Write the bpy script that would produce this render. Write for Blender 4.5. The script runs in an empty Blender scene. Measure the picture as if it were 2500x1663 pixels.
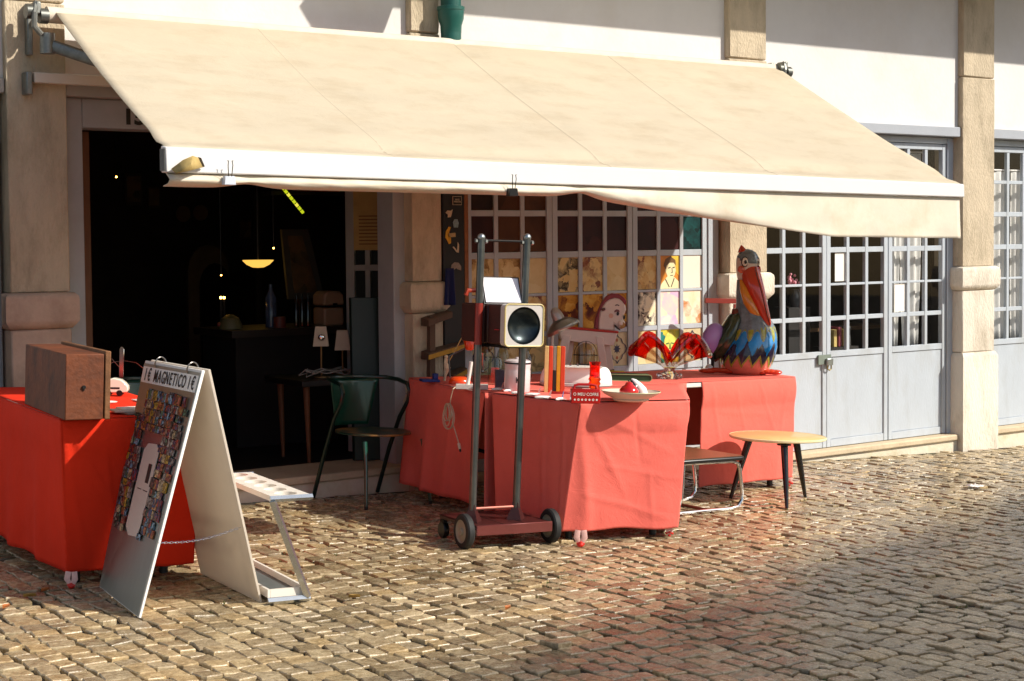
import bpy, bmesh, math, random
from mathutils import Vector, Matrix, noise
random.seed(7)
SC=bpy.context.scene; COL=SC.collection
# ---------------------------------------------------------------- camera, sky, sun, exposure
YAW,PITCH,ROLL,PCY,FPX=0.616359353,0.042067561,-0.0082813294,735.932578,3800.0
CAM=Vector((0,-8.5,1.417))
_f=Vector((math.sin(YAW)*math.cos(PITCH),math.cos(YAW)*math.cos(PITCH),-math.sin(PITCH)))
_r=_f.cross(Vector((0,0,1))).normalized(); _u=_r.cross(_f)
CR=_r*math.cos(ROLL)+_u*math.sin(ROLL); CU=-_r*math.sin(ROLL)+_u*math.cos(ROLL); CF=_f
cd=bpy.data.cameras.new('camera'); cam=bpy.data.objects.new('camera',cd); COL.objects.link(cam)
cam.matrix_world=Matrix(((CR.x,CU.x,-CF.x,CAM.x),(CR.y,CU.y,-CF.y,CAM.y),(CR.z,CU.z,-CF.z,CAM.z),(0,0,0,1)))
cd.sensor_width=36; cd.lens=FPX/2500*36; cd.shift_y=-(831.5-PCY)/2500; cd.clip_end=500; cd.clip_start=.05
SC.camera=cam
SUND=Vector((.83,-1,.97)).normalized()          # towards the sun
w=bpy.data.worlds.new('World'); SC.world=w; w.use_nodes=True
nt=w.node_tree; bg=nt.nodes['Background']; sk=nt.nodes.new('ShaderNodeTexSky'); sk.sky_type='NISHITA'; sk.sun_disc=False
sk.sun_elevation=math.asin(SUND.z); sk.sun_rotation=math.atan2(SUND.x,SUND.y); sk.dust_density=2.0; sk.air_density=1.0
nt.links.new(sk.outputs[0],bg.inputs[0]); bg.inputs[1].default_value=.10
sl=bpy.data.lights.new('sun','SUN'); sl.energy=4.2; sl.angle=math.radians(.7); sl.color=(1,.935,.83)
so=bpy.data.objects.new('sun',sl); COL.objects.link(so); so.rotation_euler=SUND.to_track_quat('Z','Y').to_euler(); so.location=(10,-12,14)
SC.view_settings.view_transform='Standard'; SC.view_settings.look='None'; SC.view_settings.exposure=.44; SC.view_settings.gamma=1
SC.view_settings.use_curve_mapping=False
# ---------------------------------------------------------------- frames: the street falls gently to the right
TH=math.atan(.0396); RY=Matrix.Rotation(TH,3,'Y'); RYI=RY.transposed()
CAMS=RYI@CAM
def ray(px,py): return (CR*((px-1250)/FPX)-CU*((py-PCY)/FPX)+CF)
def wl(px,py,y):                                   # world point on a plane parallel to the facade
    d=ray(px,py); return CAM+d*((y-CAM.y)/d.y)
def sh(px,py,h=0):                                 # street-frame point at height h over the paving
    d=RYI@ray(px,py); return CAMS+d*((h-CAMS.z)/d.z)
def sy(px,py,y):
    d=RYI@ray(px,py); return CAMS+d*((y-CAMS.y)/d.y)
def sw(p): return RY@Vector(p)
def kpx(p,street=True):                            # metres per photo pixel at a point
    p=sw(p) if street else Vector(p)
    return (p-CAM).dot(CF)/FPX
# ---------------------------------------------------------------- mesh builder
class MB:
    def __init__(s): s.v=[]; s.f=[]; s.m=[]; s.a=[]; s.cur=0; s.att=None
    def add(s,vs,fs):
        o=len(s.v); s.v+= [tuple(p) for p in vs]
        for f in fs: s.f.append([i+o for i in f]); s.m.append(s.cur)
        return s
    def box(s,x0,y0,z0,x1,y1,z1):
        return s.add([(x0,y0,z0),(x1,y0,z0),(x1,y1,z0),(x0,y1,z0),(x0,y0,z1),(x1,y0,z1),(x1,y1,z1),(x0,y1,z1)],
          [(0,3,2,1),(4,5,6,7),(0,1,5,4),(1,2,6,5),(2,3,7,6),(3,0,4,7)])
    def hexa(s,b,t): return s.add(list(b)+list(t),[(0,3,2,1),(4,5,6,7),(0,1,5,4),(1,2,6,5),(2,3,7,6),(3,0,4,7)])
    def obox(s,c,sz,R=None):
        c=Vector(c); R=R or Matrix.Identity(3); h=Vector(sz)/2; vs=[]
        for z in (-1,1):
            for x,y in ((-1,-1),(1,-1),(1,1),(-1,1)): vs.append(c+R@Vector((x*h.x,y*h.y,z*h.z)))
        return s.add(vs,[(0,3,2,1),(4,5,6,7),(0,1,5,4),(1,2,6,5),(2,3,7,6),(3,0,4,7)])
    def prism(s,poly,d0,d1,ax='y'):                # polygon in x,z extruded along y (or x,y along z / y,z along x)
        n=len(poly)
        def P(p,d): return (p[0],d,p[1]) if ax=='y' else ((p[0],p[1],d) if ax=='z' else (d,p[0],p[1]))
        vs=[P(p,d0) for p in poly]+[P(p,d1) for p in poly]
        return s.add(vs,[list(range(n))[::-1],list(range(n,2*n))]+[(i,(i+1)%n,n+(i+1)%n,n+i) for i in range(n)])
    def tube(s,pts,r,n=8,cap=True,flat=1.0,closed=False,up=None):
        pts=[Vector(p) for p in pts]; N=len(pts); rs=r if isinstance(r,(list,tuple)) else [r]*N
        rings=[]; prev=up
        for i,p in enumerate(pts):
            if closed: t=pts[(i+1)%N]-pts[i-1]
            else: t=(pts[min(i+1,N-1)]-pts[max(i-1,0)])
            t=t.normalized() if t.length>1e-9 else Vector((0,0,1))
            if prev is None: prev=Vector((0,0,1)) if abs(t.z)<.9 else Vector((0,1,0))
            a=(prev-t*prev.dot(t))
            if a.length<1e-6: a=t.orthogonal()
            a.normalize(); b=t.cross(a); prev=a
            rings.append([p+(a*math.cos(2*math.pi*k/n)+b*flat*math.sin(2*math.pi*k/n))*rs[i] for k in range(n)])
        vs=[q for R in rings for q in R]; fs=[]
        M=N if closed else N-1
        for i in range(M):
            j=(i+1)%N
            for k in range(n): fs.append((i*n+k,i*n+(k+1)%n,j*n+(k+1)%n,j*n+k))
        if cap and not closed: fs.append(list(range(n))[::-1]); fs.append([(N-1)*n+k for k in range(n)])
        return s.add(vs,fs)
    def cyl(s,a,b,r,n=12,r2=None): return s.tube([a,b],[r,r if r2 is None else r2],n)
    def lathe(s,prof,n=24,c=(0,0,0),sx=1,sy_=1,R=None,cap=True):
        c=Vector(c); vs=[]; 
        for r,z in prof:
            for k in range(n):
                q=Vector((r*math.cos(2*math.pi*k/n)*sx,r*math.sin(2*math.pi*k/n)*sy_,z)); vs.append(c+(R@q if R else q))
        fs=[]; N=len(prof)
        for i in range(N-1):
            for k in range(n): fs.append((i*n+k,i*n+(k+1)%n,(i+1)*n+(k+1)%n,(i+1)*n+k))
        if cap and prof[0][0]>1e-5: fs.append(list(range(n))[::-1])
        if cap and prof[-1][0]>1e-5: fs.append([(N-1)*n+k for k in range(n)])
        return s.add(vs,fs)
    def ball(s,c,r,n=14,sc=(1,1,1),R=None):
        prof=[(max(1e-6,math.sin(math.pi*i/8))*1.0,-math.cos(math.pi*i/8)) for i in range(9)]
        c=Vector(c); vs=[]; fs=[]
        for q,z in prof:
            for k in range(n):
                p=Vector((q*math.cos(2*math.pi*k/n)*sc[0]*r,q*math.sin(2*math.pi*k/n)*sc[1]*r,z*sc[2]*r)); vs.append(c+(R@p if R else p))
        for i in range(8):
            for k in range(n): fs.append((i*n+k,i*n+(k+1)%n,(i+1)*n+(k+1)%n,(i+1)*n+k))
        return s.add(vs,fs)
    def grid(s,fn,nu,nv):
        vs=[fn(i/nu,j/nv) for j in range(nv+1) for i in range(nu+1)]
        return s.add(vs,[(j*(nu+1)+i,j*(nu+1)+i+1,(j+1)*(nu+1)+i+1,(j+1)*(nu+1)+i) for j in range(nv) for i in range(nu)])
    def mesh(s,name,mat,ang=35,smooth=True,recalc=True):
        me=bpy.data.meshes.new(name); me.from_pydata(s.v,[],s.f)
        if s.att: 
            at=me.attributes.new('rnd','FLOAT','FACE'); at.data.foreach_set('value',s.att)
        mats=mat if isinstance(mat,(list,tuple)) else [mat]
        for m in mats: me.materials.append(m)
        if len(mats)>1: me.polygons.foreach_set('material_index',s.m)
        if recalc:
            bm=bmesh.new(); bm.from_mesh(me); bmesh.ops.remove_doubles(bm,verts=bm.verts,dist=1e-6); bmesh.ops.recalc_face_normals(bm,faces=bm.faces); bm.to_mesh(me); bm.free()
        if smooth:
            me.polygons.foreach_set('use_smooth',[True]*len(me.polygons)); me.set_sharp_from_angle(angle=math.radians(ang))
        me.update(); return me
    def build(s,name,mat,parent=None,bevel=0,seg=1,solid=0,label=None,**k):
        o=bpy.data.objects.new(name,s.mesh(name,mat,**k)); COL.objects.link(o)
        if parent: o.parent=parent
        if solid:
            md=o.modifiers.new('solid','SOLIDIFY'); md.thickness=solid; md.offset=0
        if bevel:
            md=o.modifiers.new('bevel','BEVEL'); md.width=bevel; md.segments=seg; md.limit_method='ANGLE'; md.angle_limit=math.radians(40)
        if label: o['label']=label
        return o
def tag(o,label=None,cat=None,group=None,kind=None):
    if label: o['label']=label
    if cat: o['category']=cat
    if group: o['group']=group
    if kind: o['kind']=kind
    return o
def thing(name,label,cat,p=(0,0,0),rz=0,group=None,street=True):
    o=bpy.data.objects.new(name,None); COL.objects.link(o); o.empty_display_size=.1
    p=Vector(p)
    if street: o.location=sw(p); o.rotation_euler=(RY@Matrix.Rotation(math.radians(rz),3,'Z')).to_euler()
    else: o.location=p; o.rotation_euler=(0,0,math.radians(rz))
    return tag(o,label,cat,group)
def dup(root,p,rz,label,group=None):
    r=root.copy(); COL.objects.link(r); r.location=sw(p); r.rotation_euler=(RY@Matrix.Rotation(math.radians(rz),3,'Z')).to_euler()
    r['label']=label
    if group: r['group']=group
    for ch in list(root.children):
        c=ch.copy(); COL.objects.link(c); c.parent=r
        for g in ch.children:
            d=g.copy(); COL.objects.link(d); d.parent=c
    return r
def inst(name,me,parent,loc=(0,0,0),rot=None,label=None):
    o=bpy.data.objects.new(name,me); COL.objects.link(o)
    if parent: o.parent=parent
    o.location=loc
    if rot: o.rotation_euler=rot
    if label: o['label']=label
    return o
def text_mesh(body,size,mat,ext=.0005,sxs=1.0,bold=0):
    cu=bpy.data.curves.new('lettering','FONT'); cu.body=body; cu.size=size; cu.extrude=ext; cu.align_x='CENTER'; cu.align_y='CENTER'; cu.offset=bold; cu.resolution_u=3
    ob=bpy.data.objects.new('tmp',cu); COL.objects.link(ob); dg=bpy.context.evaluated_depsgraph_get(); dg.update()
    me=bpy.data.meshes.new_from_object(ob.evaluated_get(dg)); bpy.data.objects.remove(ob); bpy.data.curves.remove(cu)
    me.name='lettering'; me.materials.clear(); me.materials.append(mat)
    if sxs!=1: me.transform(Matrix.Diagonal((sxs,1,1,1)))
    return me
# ---------------------------------------------------------------- materials
def lin(h):
    h=h.lstrip('#'); c=[int(h[i:i+2],16)/255 for i in (0,2,4)]
    return tuple(x/12.92 if x<=.04045 else ((x+.055)/1.055)**2.4 for x in c)
MC={}
def mk(name,col,rough=.6,metal=0,var=.12,scale=6,bump=.0,bscale=60,spec=.5,dirt=None,dscale=2.5,damt=.5,trans=0,coat=0,stretch=None):
    if name in MC: return MC[name]
    m=bpy.data.materials.new(name); MC[name]=m; m.use_nodes=True; n=m.node_tree.nodes; L=m.node_tree.links
    b=n['Principled BSDF']; c=lin(col) if isinstance(col,str) else col
    b.inputs['Roughness'].default_value=rough; b.inputs['Metallic'].default_value=metal; b.inputs['Specular IOR Level'].default_value=spec
    if coat: b.inputs['Coat Weight'].default_value=coat; b.inputs['Coat Roughness'].default_value=.08
    tc=n.new('ShaderNodeTexCoord'); src=tc.outputs['Object']
    if stretch:
        mp=n.new('ShaderNodeMapping'); mp.inputs['Scale'].default_value=stretch; L.new(src,mp.inputs[0]); src=mp.outputs[0]
    nz=n.new('ShaderNodeTexNoise'); nz.inputs['Scale'].default_value=scale; nz.inputs['Detail'].default_value=8; nz.inputs['Roughness'].default_value=.65; L.new(src,nz.inputs['Vector'])
    rp=n.new('ShaderNodeValToRGB'); e=rp.color_ramp.elements; e[0].position=.3; e[1].position=.7
    e[0].color=(*[x*(1-var) for x in c],1); e[1].color=(*[min(1,x*(1+var)) for x in c],1); L.new(nz.outputs[0],rp.inputs[0])
    out=rp.outputs[0]
    if dirt:
        n2=n.new('ShaderNodeTexNoise'); n2.inputs['Scale'].default_value=dscale; n2.inputs['Detail'].default_value=10; n2.inputs['Roughness'].default_value=.7; L.new(src,n2.inputs['Vector'])
        r2=n.new('ShaderNodeValToRGB'); r2.color_ramp.elements[0].position=.48; r2.color_ramp.elements[1].position=.72
        r2.color_ramp.elements[0].color=(0,0,0,1); r2.color_ramp.elements[1].color=(damt,damt,damt,1); L.new(n2.outputs[0],r2.inputs[0])
        mx=n.new('ShaderNodeMix'); mx.data_type='RGBA'; L.new(r2.outputs[0],mx.inputs[0]); L.new(out,mx.inputs[6]); dc=lin(dirt); mx.inputs[7].default_value=(*dc,1); out=mx.outputs[2]
    L.new(out,b.inputs['Base Color'])
    if bump:
        n3=n.new('ShaderNodeTexNoise'); n3.inputs['Scale'].default_value=bscale; n3.inputs['Detail'].default_value=6; L.new(src,n3.inputs['Vector'])
        bp=n.new('ShaderNodeBump'); bp.inputs['Strength'].default_value=bump; bp.inputs['Distance'].default_value=.01; L.new(n3.outputs[0],bp.inputs['Height']); L.new(bp.outputs[0],b.inputs['Normal'])
    if trans: b.inputs['Transmission Weight'].default_value=trans
    return m
def glow(name,col,st):
    if name in MC: return MC[name]
    m=bpy.data.materials.new(name); MC[name]=m; m.use_nodes=True; b=m.node_tree.nodes['Principled BSDF']
    b.inputs['Base Color'].default_value=(*lin(col),1); b.inputs['Emission Color'].default_value=(*lin(col),1); b.inputs['Emission Strength'].default_value=st; return m
def sheetglass(name,tint='#ffffff',refl=1.0,rough=.02):
    if name in MC: return MC[name]
    m=bpy.data.materials.new(name); MC[name]=m; m.use_nodes=True; n=m.node_tree.nodes; L=m.node_tree.links; n.remove(n['Principled BSDF'])
    t=n.new('ShaderNodeBsdfTransparent'); t.inputs[0].default_value=(*lin(tint),1); g=n.new('ShaderNodeBsdfGlossy'); g.inputs['Roughness'].default_value=rough
    fr=n.new('ShaderNodeFresnel'); fr.inputs[0].default_value=1.5; mu=n.new('ShaderNodeMath'); mu.operation='MULTIPLY'; mu.inputs[1].default_value=refl; L.new(fr.outputs[0],mu.inputs[0])
    mx=n.new('ShaderNodeMixShader'); ge=n.new('ShaderNodeNewGeometry'); fb=n.new('ShaderNodeMath'); fb.operation='SUBTRACT'; fb.inputs[0].default_value=1; L.new(ge.outputs['Backfacing'],fb.inputs[1]); mf=n.new('ShaderNodeMath'); mf.operation='MULTIPLY'; L.new(mu.outputs[0],mf.inputs[0]); L.new(fb.outputs[0],mf.inputs[1]); L.new(mf.outputs[0],mx.inputs[0]); L.new(t.outputs[0],mx.inputs[1]); L.new(g.outputs[0],mx.inputs[2]); L.new(mx.outputs[0],n['Material Output'].inputs[0]); return m
def cloth(name,col,var=.08,transl=0.0,weave=900,bump=.25,dirt=None,damt=.4,dscale=1.5,rough=.85,sheen=.15,stretch=None):
    m=mk(name,col,rough,0,var,3,0,spec=.2,dirt=dirt,damt=damt,dscale=dscale,stretch=stretch); n=m.node_tree.nodes; L=m.node_tree.links; b=n['Principled BSDF']
    b.inputs['Sheen Weight'].default_value=sheen
    tc=n.new('ShaderNodeTexCoord')
    n3=n.new('ShaderNodeTexNoise'); n3.inputs['Scale'].default_value=7; n3.inputs['Detail'].default_value=12; n3.inputs['Roughness'].default_value=.7; n3.inputs['Distortion'].default_value=.6; L.new(tc.outputs['Object'],n3.inputs['Vector'])
    bp=n.new('ShaderNodeBump'); bp.inputs['Strength'].default_value=bump; bp.inputs['Distance'].default_value=.018; L.new(n3.outputs[0],bp.inputs['Height']); L.new(bp.outputs[0],b.inputs['Normal'])
    if transl:
        tr=n.new('ShaderNodeBsdfTranslucent'); mx=n.new('ShaderNodeMixShader'); mx.inputs[0].default_value=transl
        src=b.inputs['Base Color'].links[0].from_socket; L.new(src,tr.inputs[0]); L.new(b.outputs[0],mx.inputs[1]); L.new(tr.outputs[0],mx.inputs[2]); L.new(mx.outputs[0],n['Material Output'].inputs[0])
    return m
def art(name,pal,scale=6,dist=3,seed=0):
    if name in MC: return MC[name]
    m=bpy.data.materials.new(name); MC[name]=m; m.use_nodes=True; n=m.node_tree.nodes; L=m.node_tree.links; b=n['Principled BSDF']; b.inputs['Roughness'].default_value=.45; b.inputs['Specular IOR Level'].default_value=.2
    tc=n.new('ShaderNodeTexCoord'); mp=n.new('ShaderNodeMapping'); oi=n.new('ShaderNodeObjectInfo'); sc_=n.new('ShaderNodeMath'); sc_.operation='MULTIPLY'; sc_.inputs[1].default_value=37.0+seed; L.new(oi.outputs['Random'],sc_.inputs[0]); L.new(sc_.outputs[0],mp.inputs['Location']); L.new(tc.outputs['Object'],mp.inputs[0])
    nz=n.new('ShaderNodeTexNoise'); nz.inputs['Scale'].default_value=scale*.8; nz.inputs['Detail'].default_value=5; nz.inputs['Roughness'].default_value=.62; nz.inputs['Distortion'].default_value=dist*.12; L.new(mp.outputs[0],nz.inputs['Vector'])
    rp=n.new('ShaderNodeValToRGB'); e=rp.color_ramp.elements
    while len(e)<len(pal): e.new(.5)
    for i,c in enumerate(pal): e[i].position=.22+.56*i/(len(pal)-1); e[i].color=(*lin(c),1)
    vo=n.new('ShaderNodeTexVoronoi'); vo.inputs['Scale'].default_value=scale*1.3; ad=n.new('ShaderNodeVectorMath'); ad.operation='MULTIPLY_ADD'; ad.inputs[1].default_value=(.12,.12,.12); L.new(nz.outputs['Color'],ad.inputs[0]); L.new(mp.outputs[0],ad.inputs[2]); L.new(ad.outputs[0],vo.inputs['Vector']); mxx=n.new('ShaderNodeMix'); mxx.inputs[0].default_value=.42; L.new(nz.outputs[0],mxx.inputs[2]); L.new(vo.outputs['Color'],mxx.inputs[3]); L.new(mxx.outputs[0],rp.inputs[0]); L.new(rp.outputs[0],b.inputs['Base Color']); return m
# ---------------------------------------------------------------- shared materials
plaster=mk('white plaster','#dedbd8',.8,var=.05,scale=2,bump=.15,bscale=30,dirt='#cfc4b2',dscale=1.2,damt=.35)
stone=mk('warm limestone','#c6b69c',.85,var=.12,scale=5,bump=.9,bscale=55,dirt='#76684f',dscale=3.2,damt=.6,stretch=(1.6,1.6,.6))
stone_w=mk('whitewashed limestone','#ddd3c2',.85,var=.08,scale=4,bump=.8,bscale=50,dirt='#8a795e',dscale=2.6,damt=.6,stretch=(1.6,1.6,.6))
bluegrey=mk('pale blue grey paint','#b4bcc4',.5,var=.05,scale=3,bump=.15,bscale=40,dirt='#96948a',dscale=2.4,damt=.4,stretch=(2,2,.7))
greyframe=mk('grey frame paint','#a6a8aa',.6,var=.08,scale=6,bump=.1)
sillst=mk('doorstep stone','#c9b799',.8,var=.15,scale=8,bump=.4,bscale=40,dirt='#7d6c4c',dscale=4,damt=.6)
riser=mk('peeling limewash','#dcd2bb',.9,var=.1,scale=6,bump=.5,bscale=25,dirt='#a08f52',dscale=3,damt=.7)
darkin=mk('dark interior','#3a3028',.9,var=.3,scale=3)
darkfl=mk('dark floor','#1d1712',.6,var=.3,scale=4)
steel=mk('galvanised steel','#a7adab',.35,1,var=.15,scale=20,bump=.05)
chrome=mk('chrome','#dcdcdc',.12,1,var=.03)
iron=mk('dark iron','#23211f',.5,.6,var=.2)
black=mk('black lacquer','#0e0e10',.35,var=.2)
white=mk('white enamel','#e9e6e2',.3,var=.03)
glassm=sheetglass('window glass',refl=.55)
# ---------------------------------------------------------------- cobbled street
def cobble_mat():
    m=bpy.data.materials.new('worn limestone setts'); m.use_nodes=True; n=m.node_tree.nodes; L=m.node_tree.links; b=n['Principled BSDF']; b.inputs['Specular IOR Level'].default_value=.68
    at=n.new('ShaderNodeAttribute'); at.attribute_name='rnd'
    rp=n.new('ShaderNodeValToRGB'); e=rp.color_ramp.elements
    pal=['#85785f','#b5a486','#bfaf91','#cab38a','#afa188','#d3c3a2','#9c8f78','#c6b38f']
    while len(e)<len(pal): e.new(.5)
    for i,c in enumerate(pal): e[i].position=i/(len(pal)-1); e[i].color=(*lin(c),1)
    L.new(at.outputs['Fac'],rp.inputs[0])
    g=n.new('ShaderNodeNewGeometry'); nz=n.new('ShaderNodeTexNoise'); nz.inputs['Scale'].default_value=26; nz.inputs['Detail'].default_value=9; nz.inputs['Roughness'].default_value=.72; L.new(g.outputs['Position'],nz.inputs['Vector'])
    r2=n.new('ShaderNodeValToRGB'); r2.color_ramp.elements[0].position=.3; r2.color_ramp.elements[1].position=.68; r2.color_ramp.elements[0].color=(.42,.36,.28,1); r2.color_ramp.elements[1].color=(1.12,1.1,1.06,1); L.new(nz.outputs[0],r2.inputs[0])
    mx=n.new('ShaderNodeMix'); mx.data_type='RGBA'; mx.blend_type='MULTIPLY'; mx.inputs[0].default_value=1; L.new(rp.outputs[0],mx.inputs[6]); L.new(r2.outputs[0],mx.inputs[7])
    n4=n.new('ShaderNodeTexNoise'); n4.inputs['Scale'].default_value=1.1; n4.inputs['Detail'].default_value=5; L.new(g.outputs['Position'],n4.inputs['Vector'])
    r4=n.new('ShaderNodeValToRGB'); r4.color_ramp.elements[0].position=.35; r4.color_ramp.elements[1].position=.7; r4.color_ramp.elements[0].color=(.84,.82,.76,1); r4.color_ramp.elements[1].color=(1.05,1.03,1,1); L.new(n4.outputs[0],r4.inputs[0])
    m3=n.new('ShaderNodeMix'); m3.data_type='RGBA'; m3.blend_type='MULTIPLY'; m3.inputs[0].default_value=1; L.new(mx.outputs[2],m3.inputs[6]); L.new(r4.outputs[0],m3.inputs[7])
    L.new(m3.outputs[2],b.inputs['Base Color'])
    r3=n.new('ShaderNodeMapRange'); r3.inputs[3].default_value=.13; r3.inputs[4].default_value=.40; L.new(nz.outputs[0],r3.inputs[0]); L.new(r3.outputs[0],b.inputs['Roughness'])
    n3=n.new('ShaderNodeTexNoise'); n3.inputs['Scale'].default_value=32; n3.inputs['Detail'].default_value=9; n3.inputs['Roughness'].default_value=.6; L.new(g.outputs['Position'],n3.inputs['Vector'])
    bp=n.new('ShaderNodeBump'); bp.inputs['Strength'].default_value=.6; bp.inputs['Distance'].default_value=.012; L.new(n3.outputs[0],bp.inputs['Height']); L.new(bp.outputs[0],b.inputs['Normal']); return m
cobm=cobble_mat()
def dirt_mat():
    m=bpy.data.materials.new('joint earth and moss'); m.use_nodes=True; n=m.node_tree.nodes; L=m.node_tree.links; b=n['Principled BSDF']; b.inputs['Roughness'].default_value=1
    g=n.new('ShaderNodeTexCoord'); nz=n.new('ShaderNodeTexNoise'); nz.inputs['Scale'].default_value=2.2; nz.inputs['Detail'].default_value=9; L.new(g.outputs['Object'],nz.inputs['Vector'])
    rp=n.new('ShaderNodeValToRGB'); e=rp.color_ramp.elements; e.new(.5); e[0].position=.4; e[1].position=.56; e[2].position=.68
    for i,c in enumerate(('#2b2419','#382f20','#3a421c')): e[i].color=(*lin(c),1)
    L.new(nz.outputs[0],rp.inputs[0]); L.new(rp.outputs[0],b.inputs['Base Color'])
    n3=n.new('ShaderNodeTexNoise'); n3.inputs['Scale'].default_value=90; L.new(g.outputs['Object'],n3.inputs['Vector']); bp=n.new('ShaderNodeBump'); bp.inputs['Strength'].default_value=.8; bp.inputs['Distance'].default_value=.01; L.new(n3.outputs[0],bp.inputs['Height']); L.new(bp.outputs[0],b.inputs['Normal']); return m
street=bpy.data.objects.new('cobbled_street',MB().grid(lambda u,v:(-80+200*u,-90+90.02*v,-.0135),40,20).mesh('cobbled_street',dirt_mat(),smooth=False)); COL.objects.link(street)
street.rotation_euler=RY.to_euler(); tag(street,kind='structure')
def stone_geo(c,hx,hy,rng,h0=0.0,yaw=0.0):
    # irregular rounded sett: outer foot ring, shoulder ring, crown ring, centre
    n=8; vs=[]; fs=[]
    ch=rng.uniform(.10,.34)
    base=[(-1,-1+ch),(-1+ch,-1),(1-ch,-1),(1,-1+ch),(1,1-ch),(1-ch,1),(-1+ch,1),(-1,1-ch)]
    jit=[(rng.uniform(-.19,.19),rng.uniform(-.17,.17)) for _ in base]
    tx,ty=rng.gauss(0,.036),rng.gauss(0,.036); ca,sa=math.cos(yaw),math.sin(yaw)
    for sc,z in ((1.0,-.03),(.985,-.004),(.91,.0)):
        for (x,y),(jx,jy) in zip(base,jit):
            X=(x+jx)*hx*sc; Y=(y+jy)*hy*sc
            Z=z+h0+(tx*X+ty*Y if z>-.02 else 0)
            vs.append((c[0]+X*ca-Y*sa,c[1]+X*sa+Y*ca,Z))
    vs.append((c[0],c[1],h0+.0015))
    for r in (0,1):
        for k in range(n): fs.append((r*n+k,r*n+(k+1)%n,(r+1)*n+(k+1)%n,(r+1)*n+k))
    for k in range(n): fs.append((2*n+k,2*n+(k+1)%n,3*n))
    return vs,fs
rng=random.Random(3); cands=[]
x=.55; ci=0
while x<14.6:
    wd=rng.uniform(.080,.110); y=-6.1+rng.uniform(0,.1)
    while y<-.01:
        ln=rng.uniform(.08,.13)
        if y+ln>0.0: break
        wob=.025*noise.noise((x*.7,y*.8,1.3))+.012*noise.noise((x*2,y*2.2,5))
        cx,cy=x+wd/2+wob,y+ln/2
        P=sw((cx,cy,0)); q=P-CAM; dz=q.dot(CF)
        px=1250+FPX*q.dot(CR)/dz; py=PCY-FPX*q.dot(CU)/dz
        inside=-40<px<2540 and py<1690
        near=-700<px<3200 and py<2100
        if near:
            h0=rng.gauss(0,.0026)+.006*noise.noise((cx*.9,cy*.9,9))
            g=.5*.0064*(1+rng.random()*.9)
            cands.append((dz if (inside and dz>0) else 1e3+dz,cx,cy,wd/2-g*rng.uniform(.7,1.25),ln/2-g*rng.uniform(.8,1.6),h0,rng.gauss(0,.075),rng.random()))
        y+=ln
    x+=wd; ci+=1
cands.sort(key=lambda c:c[0])
stuff=MB(); stuff.att=[]
for i,(dz,cx,cy,hx,hy,h0,yaw,rv) in enumerate(cands):
    rg=random.Random(i*13+1)
    rv=min(1,max(0,.5+(rv-.5)*1.0+.25*noise.noise((cx*.5,cy*.5,3))))
    if i<300:
        mb=MB(); vs,fs=stone_geo((0,0),hx,hy,rg,h0,yaw); mb.add(vs,fs); mb.att=[rv]*len(fs)
        o=bpy.data.objects.new('cobblestone',mb.mesh('cobblestone',cobm,ang=28,recalc=False)); COL.objects.link(o); o.parent=street; o.location=(cx,cy,0)
    else:
        vs,fs=stone_geo((cx,cy),hx,hy,rg,h0,yaw); stuff.add(vs,fs); stuff.att+=[rv]*len(fs)
so_=bpy.data.objects.new('cobblestone_paving',stuff.mesh('cobblestone_paving',cobm,ang=28,recalc=False)); COL.objects.link(so_); so_.parent=street; so_['kind']='stuff'
# moss tufts in the joints: one mass of small blades
mo=MB(); rg=random.Random(5)
for i in range(9000):
    cxx,cyy=rg.uniform(1.5,10.5),rg.uniform(-5.2,-.1)
    c=cands[rg.randrange(len(cands))]; 
    if c[0]>900: continue
    nv=noise.noise((c[1]*.8,c[2]*.8,20))
    if nv<.02+rg.random()*.25: continue
    side=rg.choice((-1,1)); X=c[1]+side*(c[3]+.004); Y=c[2]+rg.uniform(-c[4],c[4])
    if rg.random()<.45: X,Y=c[1]+rg.uniform(-c[3],c[3]),c[2]+side*(c[4]+.004)
    for k in range(4):
        a=rg.uniform(0,6.28); l=rg.uniform(.004,.011); dx,dy=math.cos(a)*l,math.sin(a)*l; ox,oy=rg.gauss(0,.005),rg.gauss(0,.005)
        mo.add([(X+ox-dy*.35,Y+oy+dx*.35,-.011),(X+ox+dy*.35,Y+oy-dx*.35,-.011),(X+ox+dx,Y+oy+dy,-.011+rg.uniform(.009,.018))],[(0,1,2)])
mo=mo.build('moss',mk('moss','#4c5a22',.9,var=.35,scale=3),None,smooth=False,recalc=False); mo.rotation_euler=RY.to_euler(); tag(mo,kind='stuff')
# ---------------------------------------------------------------- the shop building
bld=thing('shop_building','long cream plastered shopfront with stone pilasters and pale blue glazed doors','building',(0,0,0),street=False)
PIL=[(-.55,-.16),(2.674,3.004),(5.298,5.467),(8.008,8.393),(10.673,11.09),(13.35,13.75)]
PIL=[(-.05,.33),(2.674,3.004),(5.245,5.467),(8.008,8.393),(10.673,11.09),(13.35,13.75)]
MB().box(-14,.055,2.30,26,.45,7.5).build('wall',plaster,bld)
MB().box(-14,.06,-1.2,.0,.45,2.297).build('wall',plaster,bld); MB().box(13.55,.06,-1.2,26,.45,2.297).build('wall',plaster,bld)
ev=MB(); ev.box(5.9,-.76,3.72,26,.053,3.86); ev.box(-14,-.76,3.72,5.897,.053,3.86); ev.build('eave',mk('eave boards','#cfc5b4',.8,var=.1),bld)
MB().prism([(.054,7.5),(-.8,7.35),(-.8,7.5),(2.0,9.6),(8,9.6),(8,7.5)],-14,26,ax='x').build('roof',mk('clay roof','#8a4a33',.85,var=.2),bld)
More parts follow.
